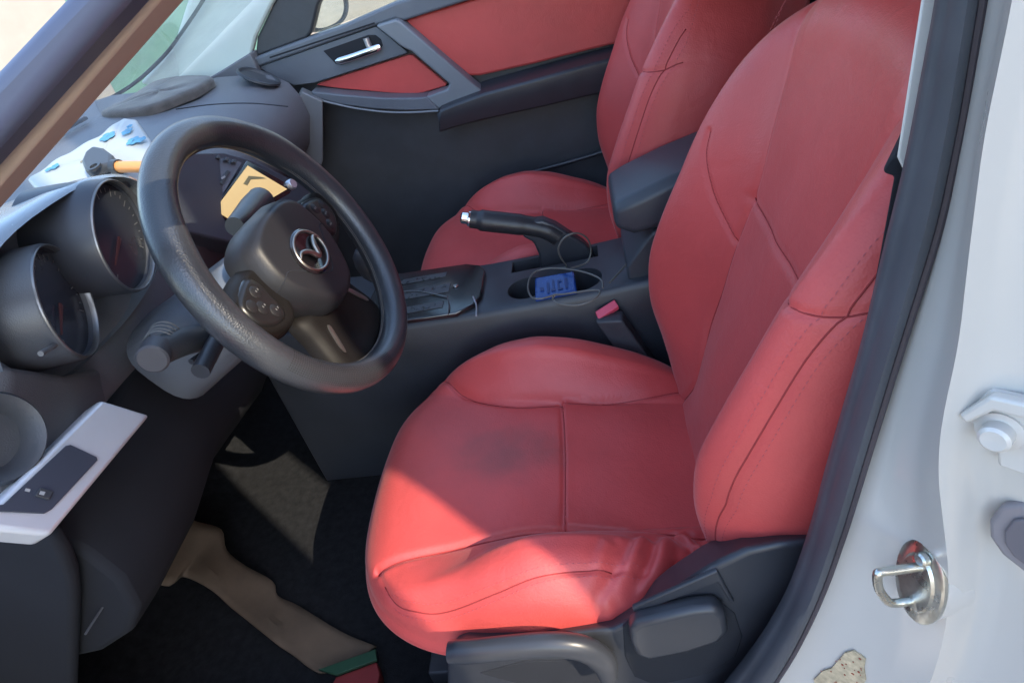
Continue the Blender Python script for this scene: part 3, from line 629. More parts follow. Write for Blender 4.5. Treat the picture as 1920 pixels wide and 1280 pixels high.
# gear gate
gate = obj('gear_gate', loft([[(x, y, z) for x, y in ((-.50, .716), (-.30, .716), (-.268, .735), (-.255, .765), (-.255, .86), (-.27, .89), (-.30, .905), (-.50, .912))] for z in (.388, .4005)]), GLOSS, con, bevel=.003)
obj('gate_slot', join(*[prism([(x0, y0, .4008), (x1, y0 + .006, .4008), (x1, y1, .4008), (x0, y1 - .004, .4008)], (0, 0, .0012)) for x0, x1, y0, y1 in ((-.47, -.325, .79, .83), (-.43, -.33, .735, .765), (-.45, -.34, .855, .880))]), mat('gate_grey', (.05, .052, .056), .35, var=.5, vscale=70, bump=.6, bscale=90), gate, bevel=.001)
gl_ = []
for pth in (((745, 548), (775, 545), (800, 548), (838, 556)), ((838, 556), (842, 572), (840, 590))):
    gl_.append(tube(cat([P(u, v, 'z', .4035) for u, v in pth], 5), .0011, 6))
obj('gate_trim_strip', join(*gl_), mat('gate_dull_metal', (.25, .25, .25), .35, metal=.8), gate)
obj('gate_light', lathe([(0, .002), (.0045, .002), (.006, 0)], P(854, 536, 'z', .402), (0, 0, 1), 16), CHR, gate)
obj('gate_edge', tube(cat([P(887, 556, 'z', .401), P(893, 572, 'z', .401), P(893, 592, 'z', .401)], 4), .0016, 8), SILV, gate)
lev = obj('gear_lever', tube([(-.44, .80, .40), (-.455, .80, .46)], .012, 14), BLK, con)
obj('gear_knob', loft([[Vector((-.462, .80, .455)) + Vector((math.cos(t) * r * 1.15, math.sin(t) * r, h)) for t in np.linspace(0, 2 * math.pi, 25)[:-1]] for r, h in ((.014, 0), (.022, .012), (.027, .035), (.026, .055), (.018, .068), (.004, .072))]), BLKS, lev, smooth=60)
# armrest
def aring(x, z0, z1, y0=.728, y1=.898):
    return [(x, y0 + .012, z0), (x, y0, z0 + .012), (x, y0, z1 - .014), (x, y0 + .014, z1), (x, y1 - .014, z1), (x, y1, z1 - .014), (x, y1, z0 + .012), (x, y1 - .012, z0)]
obj('armrest', loft([aring(.018, .515, .545, .75, .88), aring(.022, .505, .556, .735, .892), aring(.05, .493, .566), aring(.12, .500, .588), aring(.22, .53, .612), aring(.5, .56, .64)]), mat('armrest_vinyl', (.05, .056, .066), .42, bump=.15, bscale=500, var=.08), con, smooth=60, bevel=.006)
obj('armrest_base', loft([[(x, .735, .40), (x, .735, z), (x, .895, z), (x, .895, .40)] for x, z in ((.03, .43), (.08, .492), (.2, .525), (.5, .55))]), BLK, con, bevel=.006)
# handbrake
hb = obj('handbrake', tube(cat([(-.262, .885, .509), (-.235, .885, .500), (-.19, .885, .486), (-.15, .885, .473), (-.115, .885, .458), (-.095, .885, .440)], 5), [.0185] * 4 + [.0215] * 10 + [.020] * 6 + [.021] * 6, 20), mat('brake_leather', (.022, .023, .027), .38, bump=.15, bscale=500), con, smooth=60)
obj('lever_arm', prism([Vector((a, .872, b)) for a, b in ((-.165, .456), (-.160, .488), (-.118, .486), (-.094, .470), (-.045, .420), (-.032, .400), (-.03, .36), (-.145, .36), (-.140, .41), (-.146, .44))], (0, .026, 0)), BLKS, hb, bevel=.006)
obj('release_button', lathe([(.016, 0), (.0165, .004), (.0125, .006), (.012, .017), (.008, .020), (0, .0205)], (-.262, .885, .509), (-.945, 0, .327), 24), CHR, hb)

# ================================================================ front seats
def seg_dist(px, py, poly):
    d = np.full(px.shape, 1e9)
    for (ax, ay), (bx, by) in zip(poly[:-1], poly[1:]):
        vx, vy = bx - ax, by - ay; L = vx * vx + vy * vy + 1e-12
        t = np.clip(((px - ax) * vx + (py - ay) * vy) / L, 0, 1)
        d = np.minimum(d, np.hypot(px - ax - t * vx, py - ay - t * vy))
    return d
def sm(a, b, x):
    t = np.clip((x - a) / (b - a), 0, 1); return t * t * (3 - 2 * t)
def c2d(pts, n=8): return [(q.x, q.y) for q in cat([(a, b, 0) for a, b in pts], n)]
def polar(fn_outline, nseg, nin, nout, surf, skirt):
    th = np.linspace(0, 2 * np.pi, nseg, endpoint=False)
    ox, oy, cx, cy = fn_outline(th)
    rings = []
    rho = np.concatenate([np.linspace(.004, .8, int(nin * .7)), np.linspace(.8, 1, nin - int(nin * .7) + 1)[1:]])
    V = []
    for r in rho: V.append(surf(cx + (ox - cx) * r, cy + (oy - cy) * r, np.full_like(ox, r), th))
    for k in range(1, nout + 1): V.append(skirt(ox, oy, k / nout, th, V[len(rho) - 1]))
    V = np.array(V)                      # rings, seg, 3
    nr = len(V); idx = np.arange(nr * nseg).reshape(nr, nseg)
    a = idx[:-1]; b = np.roll(idx[:-1], -1, 1); c = np.roll(idx[1:], -1, 1); d = idx[1:]
    faces = np.stack([a, b, c, d], -1).reshape(-1, 4).tolist()
    faces.append(idx[0].tolist()[::-1]); faces.append(idx[-1].tolist())
    return V.reshape(-1, 3).tolist(), faces

C_N = 3.1
def cush_outline(th):
    c, s = np.cos(th), np.sin(th)
    return -.13 + .305 * np.sign(c) * np.abs(c) ** (2 / C_N), .277 * np.sign(s) * np.abs(s) ** (2 / C_N), -.13, 0.
# seam lines on the cushion in (x, w); w<0 is the door side
CS_FAR = c2d([(.17, .16), (.10, .155), (.02, .138), (-.118, .136), (-.212, .14), (-.29, .17), (-.335, .22)])
CS_NEAR = c2d([(.17, -.16), (.083, -.153), (-.118, -.132), (-.221, -.145), (-.285, -.158), (-.339, -.169), (-.385, -.178)])
CS_DBL = c2d([(-.385, -.175), (-.349, -.225), (-.31, -.243), (-.264, -.251), (-.182, -.252), (-.102, -.243), (-.03, -.234), (.05, -.228)])
CS_X = c2d([(-.112, -.132), (-.109, -.05), (-.109, .05), (-.113, .136)])
def cush_h(x, w):
    h0 = np.interp(x, [-.45, -.38, -.33, -.22, -.11, .0, .08, .2], [.288, .298, .302, .297, .284, .272, .262, .25])
    zb = np.interp(x, [-.45, -.38, -.29, -.21, -.15, -.08, .013, .123, .2], [.27, .305, .342, .370, .375, .356, .318, .26, .24])
    # smooth the tables
    aw = np.abs(w); ws = np.interp(x, [-.40, -.34, -.28, -.20, -.11, .17], [.215, .188, .163, .148, .142, .12])
    k = sm(0, 1, np.clip((aw - ws) / .060, 0, 1)) ; k = np.where(aw > ws, np.maximum(k, np.clip((aw - ws) / .05, 0, 1) ** .75 * .9), 0)
    k = np.clip(k, 0, 1)
    k = k * (1 - .68 * sm(.11, .31, -x) * (w < 0))
    h = h0 + (np.maximum(zb, h0) - h0) * k - .030 * np.clip((aw - .215) / .06, 0, 1) ** 1.6
    h = h - .006 * (1 - np.clip(aw / ws, 0, 1) ** 2) * -1
    return h
def smoothtab(f):
    def g(x, w):
        return (f(x - .02, w) + 2 * f(x - .01, w) + 2 * f(x, w) + 2 * f(x + .01, w) + f(x + .02, w)) / 8
    return g
cush_hs = smoothtab(cush_h)
def wrinkle(x, w):
    z = np.zeros_like(x)
    for pl, a, wd in ((c2d([(.045, -.150), (.056, -.170), (.067, -.188), (.070, -.206), (.056, -.226)]), .0065, .008), (c2d([(-.004, -.185), (-.012, -.203), (-.024, -.231), (-.040, -.252), (-.058, -.267)]), .007, .009), (c2d([(.026, -.175), (.020, -.192), (.012, -.222), (-.008, -.246), (-.033, -.266)]), .0075, .010), (c2d([(.09, -.155), (.08, -.172), (.051, -.221), (.014, -.251)]), .006, .010), (c2d([(-.050, -.205), (-.056, -.218), (-.066, -.242), (-.08, -.259)]), .003, .008)):
        d = seg_dist(x, w, pl); z += .85 * a * (np.exp(-(d / wd) ** 2) - .75 * np.exp(-((d - wd * 1.5) / (wd * .8)) ** 2))
    return z * sm(-.10, -.05, x) * sm(-.13, -.16, w)
def cush_surf(x, w, r, th):
    z = cush_hs(x, w)
    t = np.clip((r - .80) / .20, 0, 1); z = z - .045 * (1 - np.sqrt(np.clip(1 - t ** 2.2, 0, 1)))
    for pl in (CS_FAR, CS_NEAR): z = z - .0065 * np.exp(-(seg_dist(x, w, pl) / .0055) ** 2) - .0012 * np.exp(-(seg_dist(x, w, pl) / .015) ** 2)
    inn = (np.abs(w) < .142) * 1.0
    dx = x - np.interp(w, [-.142, 0, .142], [-.112, -.109, -.113])
    z = z + inn * (.0075 * sm(-.0012, .0012, dx) * np.exp(-np.clip(dx, 0, 9) / .07) - .003 * np.exp(-((dx + .003) / .004) ** 2))
    for sg in (1, -1): z = z - .0032 * np.exp(-(seg_dist(x, w * sg, CS_DBL) / .004) ** 2) * (1 - .7 * sm(-.06, .02, x))
    z = z + wrinkle(x, w)
    z = z + .0016 * np.sin(x * 31 + w * 17) * np.sin(w * 29 - x * 9)
    return np.stack([x, w, z], -1)
def cush_skirt(x, w, q, th, top):
    zt = top[:, 2]; zl = .205 - .0 * x
    out = 1 + .022 * np.sin(np.pi * min(1, q * 1.15)) - .05 * max(0, q - .6) / .4
    z = zt + (zl - zt) * (.12 * q + .88 * q ** 1.0)
    return np.stack([-.13 + (x + .13) * out, w * out, z], -1)

SA = R(17); su = Vector((math.sin(SA), 0, math.cos(SA))); sn_b = Vector((-math.cos(SA), 0, math.sin(SA)))
B_O = Vector((.085, 0, .25)); B_N = 3.3; BS0, BSH = .305, .365
def bw(s): return .276 - .030 * sm(.40, .68, s) + .004 * sm(.1, .3, s)
def back_outline(th):
    c, s = np.cos(th), np.sin(th)
    so_ = BS0 + BSH * np.sign(c) * np.abs(c) ** (2 / B_N); w_ = np.sign(s) * np.abs(s) ** (2 / B_N)
    return so_, w_ * bw(so_), BS0, 0.
BS_NEAR = c2d([(-.06, .17), (.06, .11), (.111, .10), (.185, .118), (.257, .119), (.327, .119), (.425, .115), (.528, .136), (.626, .164)])   # (s, w)
B_DBL = c2d([(.02, .20), (.10, .235), (.187, .253), (.226, .257), (.30, .258), (.39, .256), (.458, .256), (.512, .25), (.545, .246), (.60, .238), (.645, .215)])
B_CROSS = c2d([(.425, .12), (.43, .19), (.438, .236), (.448, .255), (.473, .268), (.49, .275)])
B_A = c2d([(.327, .122), (.363, .16), (.393, .182), (.422, .198), (.45, .205)])
B_V = c2d([(.394, .118), (.391, .03), (.389, 0), (.39, -.05), (.388, -.098), (.394, -.118)])
def back_d(s, w):
    p = np.interp(s, [-.06, 0, .075, .159, .23, .324, .435, .53, .617, .70], [.0, .008, .034, .079, .094, .086, .067, .047, .028, .015])
    aw = np.abs(w); ws = np.interp(s, [-.06, .06, .12, .2, .327, .425, .53, .63], [.17, .11, .102, .118, .119, .115, .136, .164])
    k = np.clip((aw - ws) / np.maximum(.222 - ws, .03), 0, 1); k = .45 * sm(0, 1, k) + .55 * k ** .85
    d = p * k - .045 * np.clip((aw - .222) / .055, 0, 1) ** 2
    d = d + .010 * np.exp(-((s - .17) / .12) ** 2) * (1 - (np.clip(aw / .11, 0, 1)) ** 2) - .012 * sm(.0, 1, np.clip((s - .42) / .25, 0, 1)) * (1 - np.clip(aw / .13, 0, 1) ** 2)
    return d
def back_ds(s, w): return (back_d(s - .03, w) + 2 * back_d(s - .015, w) + 2 * back_d(s, w) + 2 * back_d(s + .015, w) + back_d(s + .03, w)) / 8
def back_surf(s, w, r, th):
    d = back_ds(s, w)
    t = np.clip((r - .82) / .18, 0, 1); d = d - .045 * (1 - np.sqrt(np.clip(1 - t ** 2.2, 0, 1)))
    for sg in (1, -1):
        d = d - .0045 * np.exp(-(seg_dist(s, w * sg, BS_NEAR) / .0055) ** 2) * (1 - .65 * sm(.36, .5, s))
        d = d - .003 * np.exp(-(seg_dist(s, w * sg, B_DBL) / .0035) ** 2)
        d = d - .0035 * np.exp(-(seg_dist(s, w * sg, B_CROSS) / .0035) ** 2) * (1 if sg == -1 else 0)
        d = d - .004 * np.exp(-(seg_dist(s, w * sg, B_A) / .0035) ** 2) * (1 if sg == 1 else 0)
    d = d - .0035 * np.exp(-(seg_dist(s, w, B_V) / .008) ** 2)
    d = d + .0015 * np.sin(s * 23 + w * 31) * np.sin(w * 19 - s * 13)
    return (np.array(B_O)[None] + s[:, None] * np.array(su)[None] + d[:, None] * np.array(sn_b)[None] + w[:, None] * np.array([0, 1, 0])[None])
def back_skirt(s, w, q, th, top):
    dep = .20; out = 1 + .03 * np.sin(np.pi * min(1, q * 1.2)) - .07 * max(0, q - .6) / .4
    s2 = BS0 + (s - BS0) * (1 - .03 * q); w2 = w * out
    base = np.array(B_O)[None] + s2[:, None] * np.array(su)[None] + w2[:, None] * np.array([0, 1, 0])[None]
    dt = ((top - np.array(B_O)[None]) @ np.array(sn_b))
    d = dt + (-dep - dt) * q
    return base + d[:, None] * np.array(sn_b)[None]

def bpt(s, w, lift=.0):
    d = float(back_surf(np.array([s]), np.array([w]), np.array([.5]), 0)[0] @ np.array([1, 0, 0])) if 0 else None
    r = np.array([max(abs(w) / bw(s) , 0.0)]); q = back_surf(np.array([s]), np.array([w]), np.clip(r, 0, .98), 0)[0]
    return Vector(q) + sn_b * lift
def rho_c(x, w):
    return (abs((x + .13) / .305) ** C_N + abs(w / .277) ** C_N) ** (1 / C_N)
def cpt(x, w, lift=0):
    r = min(.995, rho_c(x, w)); return Vector(cush_surf(np.array([x]), np.array([w]), np.array([r]), 0)[0]) + Vector((0, 0, lift))
def rho_b(s, w):
    return min(.99, (abs((s - BS0) / BSH) ** B_N + abs(w / bw(s)) ** B_N) ** (1 / B_N))
def bpt2(s, w, lift=0):
    return Vector(back_surf(np.array([s]), np.array([w]), np.array([rho_b(s, w)]), 0)[0]) + sn_b * lift

def stitches(pts, L=.0036, gap=.0036, r=.00045, nrm=None):
    out = []; acc = 0; P_ = pts
    d = [0]
    for a, b in zip(P_[:-1], P_[1:]): d.append(d[-1] + (b - a).length)
    tot = d[-1]; t = 0
    def at(q):
        q = min(max(q, 0), tot); i = int(np.searchsorted(d, q, 'right')) - 1; i = min(max(i, 0), len(P_) - 2)
        return P_[i].lerp(P_[i + 1], (q - d[i]) / max(1e-9, d[i + 1] - d[i]))
    while t + L < tot:
        out.append(tube([at(t), at(t + L * .5) + (nrm or Vector((0, 0, 0))) * r * .6, at(t + L)], [r * .7, r, r * .7], 5)); t += L + gap
    return join(*out)

def build_seat(x, y, z, label, cmat, group):
    t = thing('front_seat', label, 'car seat', (x, y, z), group)
    o = Vector((x, y, z))
    def add(vf): return [tuple(Vector(v) + o) for v in vf[0]], vf[1]
    cu = obj('cushion', add(polar(cush_outline, 560, 130, 18, cush_surf, cush_skirt)), cmat, t, smooth=180, recalc=True)
    ba = obj('backrest', add(polar(back_outline, 560, 130, 20, back_surf, back_skirt)), LEA, t, smooth=180)
    # stitching
    for off in (-.0065, .0065):
        obj('stitching', add(stitches([cpt(x_, w_ + off, .0006) for x_, w_ in CS_DBL[8:-6]], nrm=Vector((0, -.5, .8)))), THREAD, cu, smooth=0, recalc=False)
    for sg in (1, -1):
        for dw in (-.007, .007):
            obj('stitching', add(stitches([bpt2(s, sg * (w + dw), .0007) for s, w in B_DBL[4:-2]], nrm=sn_b)), THREAD, ba, smooth=0, recalc=False)
    for pl in (CS_FAR, CS_NEAR, CS_X, CS_DBL[4:-10], [(x_, -w_) for x_, w_ in CS_DBL[4:-10]]):
        obj('seam', add(tube([cpt(x_, w_, .0) for x_, w_ in pl if rho_c(x_, w_) < .985], .0009, 6)), SEAM, cu, smooth=180)
    for pl in (BS_NEAR[4:44], [(a_, -b_) for a_, b_ in BS_NEAR[4:44]], B_A, [(a_, -b_) for a_, b_ in B_CROSS], B_V, B_DBL[4:-2], [(a_, -b_) for a_, b_ in B_DBL[4:-2]]):
        obj('seam', add(tube([bpt2(a_, b_, .0) for a_, b_ in pl if rho_b(a_, b_) < .985], .0009, 6)), SEAM, ba, smooth=180)
    # headrest
    hr_ = []
    for k in range(25):
        f = k / 24 * 2 - 1; e = max(0, 1 - abs(f) ** 3.2) ** (1 / 2.4)
        ring = []
        for a in np.linspace(0, 2 * math.pi, 33)[:-1]:
            c, s = math.cos(a), math.sin(a)
            p = B_O + su * (.775 + .095 * math.copysign(abs(s) ** .7, s) * (.35 + .65 * e)) + sn_b * (-.05 + .055 * math.copysign(abs(c) ** .75, c) * (.3 + .7 * e)) + Vector((0, .135 * f, 0))
            ring.append(p)
        hr_.append(ring)
    he = obj('headrest', add(loft(hr_)), LEA, t, smooth=60)
    for sg in (-1, 1):
        obj('headrest_post', add(tube([B_O + su * .64 + sn_b * -.05 + Vector((0, sg * .055, 0)), B_O + su * .73 + sn_b * -.05 + Vector((0, sg * .055, 0))], .006, 12)), CHR, he)
    fr = obj('seat_frame', add(join(box((-.30, -.21, .07), (.2, .21, .215)))), DRK, t, bevel=.02)
    for sg in (-1, 1):
        obj('seat_rail', add(box((-.37, sg * .19 - .02, .012), (.26, sg * .19 + .02, .06))), BLK, t, bevel=.004)
    return t, cu, ba, fr

ds, cu, ba, fr = build_seat(0, .414, 0, 'red leather seat nearest the door pillar with a sunlit cushion side and grey smudge', LEA_D, 'red leather front seats')
# driver's side valance, levers
vp = [(846, 1212), (870, 1204), (1000, 1195), (1085, 1186), (1150, 1178), (1210, 1150), (1262, 1108), (1330, 1064), (1400, 1030), (1460, 1017), (1560, 1008), (1600, 1100), (1600, 1420), (836, 1420), (836, 1250)]
val = obj('valance', prism(PP(vp, 'y', .122), (0, .06, -.04)), BLKS, ds, bevel=.010, seg=4)
lv = cat([P(842, 1222, 'y', .105), P(880, 1221, 'y', .103), P(950, 1214, 'y', .101), P(1030, 1208, 'y', .100), P(1090, 1214, 'y', .101), P(1128, 1236, 'y', .103), P(1140, 1262, 'y', .105)], 6)
n_ = len(lv)
rings = []
for i, p in enumerate(lv):
    k = i / (n_ - 1); hh = .0150 + .003 * k if k < .85 else .0168 - .004 * (k - .85) / .15; T = (lv[min(n_ - 1, i + 1)] - lv[max(0, i - 1)]).normalized(); up = Vector((0, 1, 0)).cross(T).normalized()
    if up.z < 0: up = -up
    if k < .08: hh *= .7 + .3 * k / .08
    rings.append([p + up * (hh * math.copysign(abs(math.sin(a)) ** .8, math.sin(a))) + Vector((0, .013 * math.cos(a), 0)) for a in np.linspace(0, 2 * math.pi, 21)[:-1]])
obj('height_lever', loft(rings), BLKS, val, smooth=60)
obj('lever_recess', prism(PP([(1060, 1238), (1105, 1232), (1130, 1262), (1136, 1300), (1040, 1300), (900, 1262), (980, 1240)], 'y', .1205), (0, .004, 0)), DRK, val, bevel=.001)
obj('recline_recess', prism(PP([(1168, 1176), (1185, 1160), (1300, 1130), (1352, 1130), (1378, 1150), (1392, 1192), (1380, 1230), (1330, 1262), (1230, 1285), (1190, 1268), (1172, 1230)], 'y', .1205), (0, .004, 0)), DRK, val, bevel=.001)
rl = [(1180, 1182), (1196, 1170), (1300, 1146), (1345, 1142), (1362, 1156), (1368, 1186), (1352, 1206), (1290, 1226), (1215, 1240), (1192, 1230), (1182, 1206)]
obj('recline_lever', prism(PP(rl, 'y', .100), (0, .022, 0)), BLKS, val, bevel=.008, seg=5)
obj('valance_ridge', prism(PP([(1185, 1140), (1345, 1070), (1352, 1082), (1378, 1130), (1368, 1128), (1345, 1092), (1190, 1152)], 'y', .1185), (0, .006, 0)), BLKS, val, bevel=.002)
# buckle
bk = obj('belt_buckle', loft([[Vector((x + dx, y, z)) for dx, y in ((-.024, .668), (.024, .662), (.026, .696), (-.022, .70))] for x, z in ((.06, .16), (.03, .26), (-.010, .352), (-.015, .366))]), BLK, ds, bevel=.004)
obj('buckle_button', prism([P(1116, 584, 'z', .372), P(1152, 561, 'z', .384), P(1160, 574, 'z', .378), P(1122, 598, 'z', .366)], (0, .004, -.010)), BUCK, bk, bevel=.0015)

ps_, pcu, pba, pfr = build_seat(-.045, 1.175, .022, 'red leather seat beyond the handbrake beside the far door', LEA, 'red leather front seats')

# ================================================================ passenger door
dr = thing('passenger_door', 'closed far car door with red leather panels and grey pull strap', 'car door', (-.2, 1.5, 0))
def pan(name, pts, y, depth, m, par=dr, bev=.003, seg=3): return obj(name, prism(PP(pts, 'y', y), (0, depth, 0)), m, par, bevel=bev, seg=seg)
pan('door_panel', [(440, 130), (500, 112), (600, 75), (745, 30), (872, -5), (1300, -125), (1330, 330), (1150, 520), (600, 620), (560, 420), (520, 260)], 1.515, .05, BLK)
pan('window_ledge', [(470, 112), (505, 98), (582, 70), (640, 50), (740, 6), (1300, -165), (1300, -118), (1178, -84), (870, 4), (757, 40), (742, 36), (704, 49), (505, 119), (480, 128)], 1.475, .06, DOORG, bev=.006)
pan('ledge_groove', [(505, 107), (702, 42), (703, 45), (506, 110)], 1.4745, .004, DRK, bev=0)
hp_ = pan('handle_panel', [(484, 126), (507, 118), (704, 50), (716, 58), (764, 98), (762, 101), (590, 156), (552, 161), (515, 145)], 1.482, .04, DOORG, bev=.004)
rec = pan('handle_recess', [(606, 96), (690, 66), (704, 66), (714, 74), (718, 86), (708, 98), (640, 122), (630, 121)], 1.4805, .003, DRK, par=hp_, bev=.001)
obj('handle_lever', tube(cat([P(630, 116, 'y', 1.472), P(655, 109, 'y', 1.468), P(690, 97, 'y', 1.468), P(713, 88, 'y', 1.472)], 5), [.005] + [.009] * 14 + [.007], 14, flat=.6), CHR, rec)
obj('lever_pivot', tube([P(686, 72, 'y', 1.474), P(694, 92, 'y', 1.474)], .008, 12), SILV, rec)
pan('red_insert', [(592, 160), (602, 155), (766, 103), (774, 104), (838, 158), (836, 162), (780, 178), (770, 178), (640, 167)], 1.498, .03, LEA, bev=.006)
pan('red_insert', [(757, 40), (764, 36), (872, 3), (1178, -84), (1300, -118), (1300, 40), (1176, 78), (1100, 96), (1000, 121), (900, 143), (878, 143), (864, 140), (815, 92)], 1.495, .03, LEA, bev=.008)
# armrest: ledge top, padded side
def arm_ring(u, vt, vb, y, yb):
    a = P(u, vt, 'y', y); b = P(u, vb, 'y', y + .012)
    return [a, a + Vector((0, yb - y, .012)), Vector((a.x, yb, b.z)), b, b.lerp(a, .5) + Vector((0, -.006, 0)), a + Vector((0, -.001, -.008))]
obj('armrest', loft([arm_ring(*q) for q in ((822, 208, 250, 1.425, 1.515), (850, 196, 240, 1.425, 1.515), (905, 176, 226, 1.425, 1.515), (1000, 150, 205, 1.425, 1.515), (1100, 122, 182, 1.43, 1.515), (1180, 101, 165, 1.435, 1.515), (1320, 62, 130, 1.44, 1.515))]), BLKS, dr, smooth=50, bevel=.006)
pan('pull_strap', [(704, 49), (742, 37), (752, 42), (905, 172), (896, 180), (842, 196), (822, 205), (798, 182), (838, 168), (843, 158), (772, 97), (760, 92), (750, 86)], 1.452, .05, STRAP, bev=.005)
tray = [(582, 172), (640, 178), (720, 184), (778, 184), (800, 182), (824, 206), (760, 208), (700, 205), (640, 197), (590, 184)]
pan('pocket_tray', tray, 1.45, .06, DOORG, bev=.004)
obj('tray_edge', tube(cat(PP([(586, 184), (620, 193), (665, 203), (720, 210), (770, 211), (822, 208)], 'y', 1.447), 6), .0028, 8), STRAP, dr)
obj('lower_pocket', tube(cat([P(1000, 322, 'y', 1.50), P(1080, 300, 'y', 1.495), P(1150, 278, 'y', 1.495), P(1260, 240, 'y', 1.50)], 6), .006, 10), BLKS, dr)
sc2 = P(716, 385, 'y', 1.508)
obj('speaker_ring', lathe([(.066, -.004), (.070, .004), (.074, .005), (.08, -.004)], sc2, (0, -1, 0), 48, cap=False), BLKS, dr, smooth=180)
pan('mirror_sail', [(478, 108), (482, 70), (512, 8), (545, -50), (640, -70), (596, 10), (584, 60), (574, 72), (505, 98)], 1.50, .04, BLK, bev=.006)
gp_ = PP([(590, 62), (740, 8), (1300, -160), (1300, -420), (620, -200)], 'y', 1.525)
obj('window_pane', prism(gp_, (0, .004, 0)), GLASS, dr, smooth=0)
# door mirror outside
mc = P(602, 2, 'y', 1.66)
mn = Vector((.93, -.36, .02)).normalized(); ma = Vector((.36, .93, 0)).normalized(); mb = mn.cross(ma)
def mring(s, h, ): return [mc + mn * h + ma * (.098 * s * math.copysign(abs(math.cos(t)) ** .8, math.cos(t))) + Vector((0, 0, 1)) * (.066 * s * math.copysign(abs(math.sin(t)) ** .8, math.sin(t))) for t in np.linspace(0, 2 * math.pi, 41)[:-1]]
mir = obj('door_mirror', loft([mring(.5, -.09), mring(.92, -.06), mring(1.08, -.02), mring(1.10, .008), mring(1.02, .010), mring(1.0, .0), mring(.02, -.001)]), BLK, dr, smooth=60)
obj('mirror_glass', loft([mring(.99, .0012), mring(.97, .003), mring(.02, .003)]), mat('mirror_silver', (.85, .85, .8), .03, metal=1), mir, smooth=30)

# ================================================================ loose things
# white packet with blue flower print leaning on the dash
pk_o = P(102, 397, 'z', .783); pk_x = P(302, 336, 'z', .792) - pk_o; pk_n = pk_x.cross(P(236, 221, 'z', .845) - pk_o).normalized()
if pk_n.z < 0: pk_n = -pk_n
pk_x.normalize(); pk_y = pk_n.cross(pk_x)
def onpk(u, v, h=0):
    d = F_ + R_ * ((u - 960) / FL) - U_ * ((v - 640) / FL); return CAM + d * ((pk_o + pk_n * h - CAM).dot(pk_n) / d.dot(pk_n))
pk = [onpk(u, v) for u, v in ((50, 337), (110, 296), (185, 255), (232, 220), (254, 223), (290, 275), (302, 336), (200, 366), (102, 398))]
pt = thing('tissue_packet', 'white packet printed with blue flowers lying on the dash behind the wheel', 'packet', pk_o)
cen = sum(pk, Vector()) / len(pk); rings = []
bdp = []
for i in range(len(pk)):
    for t in np.linspace(0, 1, 9)[:-1]: bdp.append(pk[i].lerp(pk[(i + 1) % len(pk)], t))
for s, h in ((.99, -.016), (1.0, -.006), (.985, -.001), (.93, .002), (.8, .004), (.6, .005), (.3, .0055), (.03, .0055)):
    rings.append([cen + (p - cen) * s + pk_n * (h + .0012 * math.sin(i * .9 + s * 9) * (s < .98)) for i, p in enumerate(bdp)])
obj('wrapper', loft(rings), PAPER, pt, smooth=60)
def flower(u, v, s, n=5):
    c = onpk(u, v, .0078); pl_ = []
    for k in range(n):
        t = 2 * math.pi * k / n + u; q = c + (pk_x * math.cos(t) + pk_y * math.sin(t)) * s * .62
        pl_.append(prism([q + (pk_x * math.cos(a) + pk_y * math.sin(a)) * s * .5 + pk_n * (k * .0001) for a in np.linspace(0, 2 * math.pi, 13)[:-1]], pk_n * .0003))
    obj('flower_print', join(*pl_), BLUEF, pt, smooth=0)
for u, v, s in ((202, 256, .013), (238, 247, .009), (250, 264, .011), (265, 262, .008), (103, 312, .007), (90, 318, .005), (243, 237, .005)): flower(u, v, s)
obj('print_lines', join(*[prism([onpk(u, v, .0078), onpk(u + 9, v - 5, .0078), onpk(u + 10, v - 2, .0078), onpk(u + 1, v + 3, .0078)], pk_n * .0003) for u, v in ((150, 303), (160, 298), (170, 293), (156, 309), (166, 304), (178, 297), (190, 292))]), mat('beige_print', (.26, .22, .15), .6), pt, smooth=0)
# small clamp with orange stick
tl = thing('small_clamp', 'small black clamp with an orange handle lying across the white packet', 'clamp', onpk(190, 315, .012))
hd = [onpk(165, 318, .012), onpk(172, 300, .012), onpk(188, 288, .012), onpk(206, 292, .012), onpk(222, 304, .012), onpk(222, 322, .012), onpk(198, 328, .012), onpk(184, 336, .012), onpk(172, 334, .012)]
obj('clamp_head', prism(hd, pk_n * .016), mat('clamp_grey', (.05, .054, .065), .45, var=.15), tl, bevel=.005)
obj('clamp_eye', lathe([(.006, 0), (.006, .003), (.010, .003), (.010, 0), (.006, 0)], onpk(178, 314, .029), pk_n, 20, cap=False), BLKS, tl)
obj('clamp_collar', tube([onpk(214, 313, .020), onpk(224, 313, .020)], .011, 14), BLKS, tl)
obj('handle', tube([onpk(222, 313, .020), onpk(250, 313, .022), onpk(300, 313, .024)], .0085, 14), ORANGE, tl)
# dark cloth
cl_c = [P(186, 206, 'z', .803), P(235, 180, 'z', .804), P(300, 143, 'z', .804), P(392, 138, 'z', .802), P(372, 158, 'z', .80), P(330, 176, 'z', .80), P(260, 200, 'z', .80)]
cc = sum(cl_c, Vector()) / len(cl_c); bd = cat(cl_c, 8, closed=True); rings = []
for s, h in ((1.0, -.025), (1.01, -.012), (.98, -.006), (.85, -.003), (.6, -.002), (.3, -.0015), (.03, -.0015)):
    rings.append([cc + (p - cc) * s * (1 + .006 * math.sin(i * 1.9)) + Vector((0, 0, h + .003 * (s - 1.0) * math.sin(i * .41 + s * 3))) for i, p in enumerate(bd)])
tag(obj('folded_cloth', loft(rings), CLOTH, smooth=80), 'dark brown folded cloth with frayed edge lying on the far dash top', 'cloth')
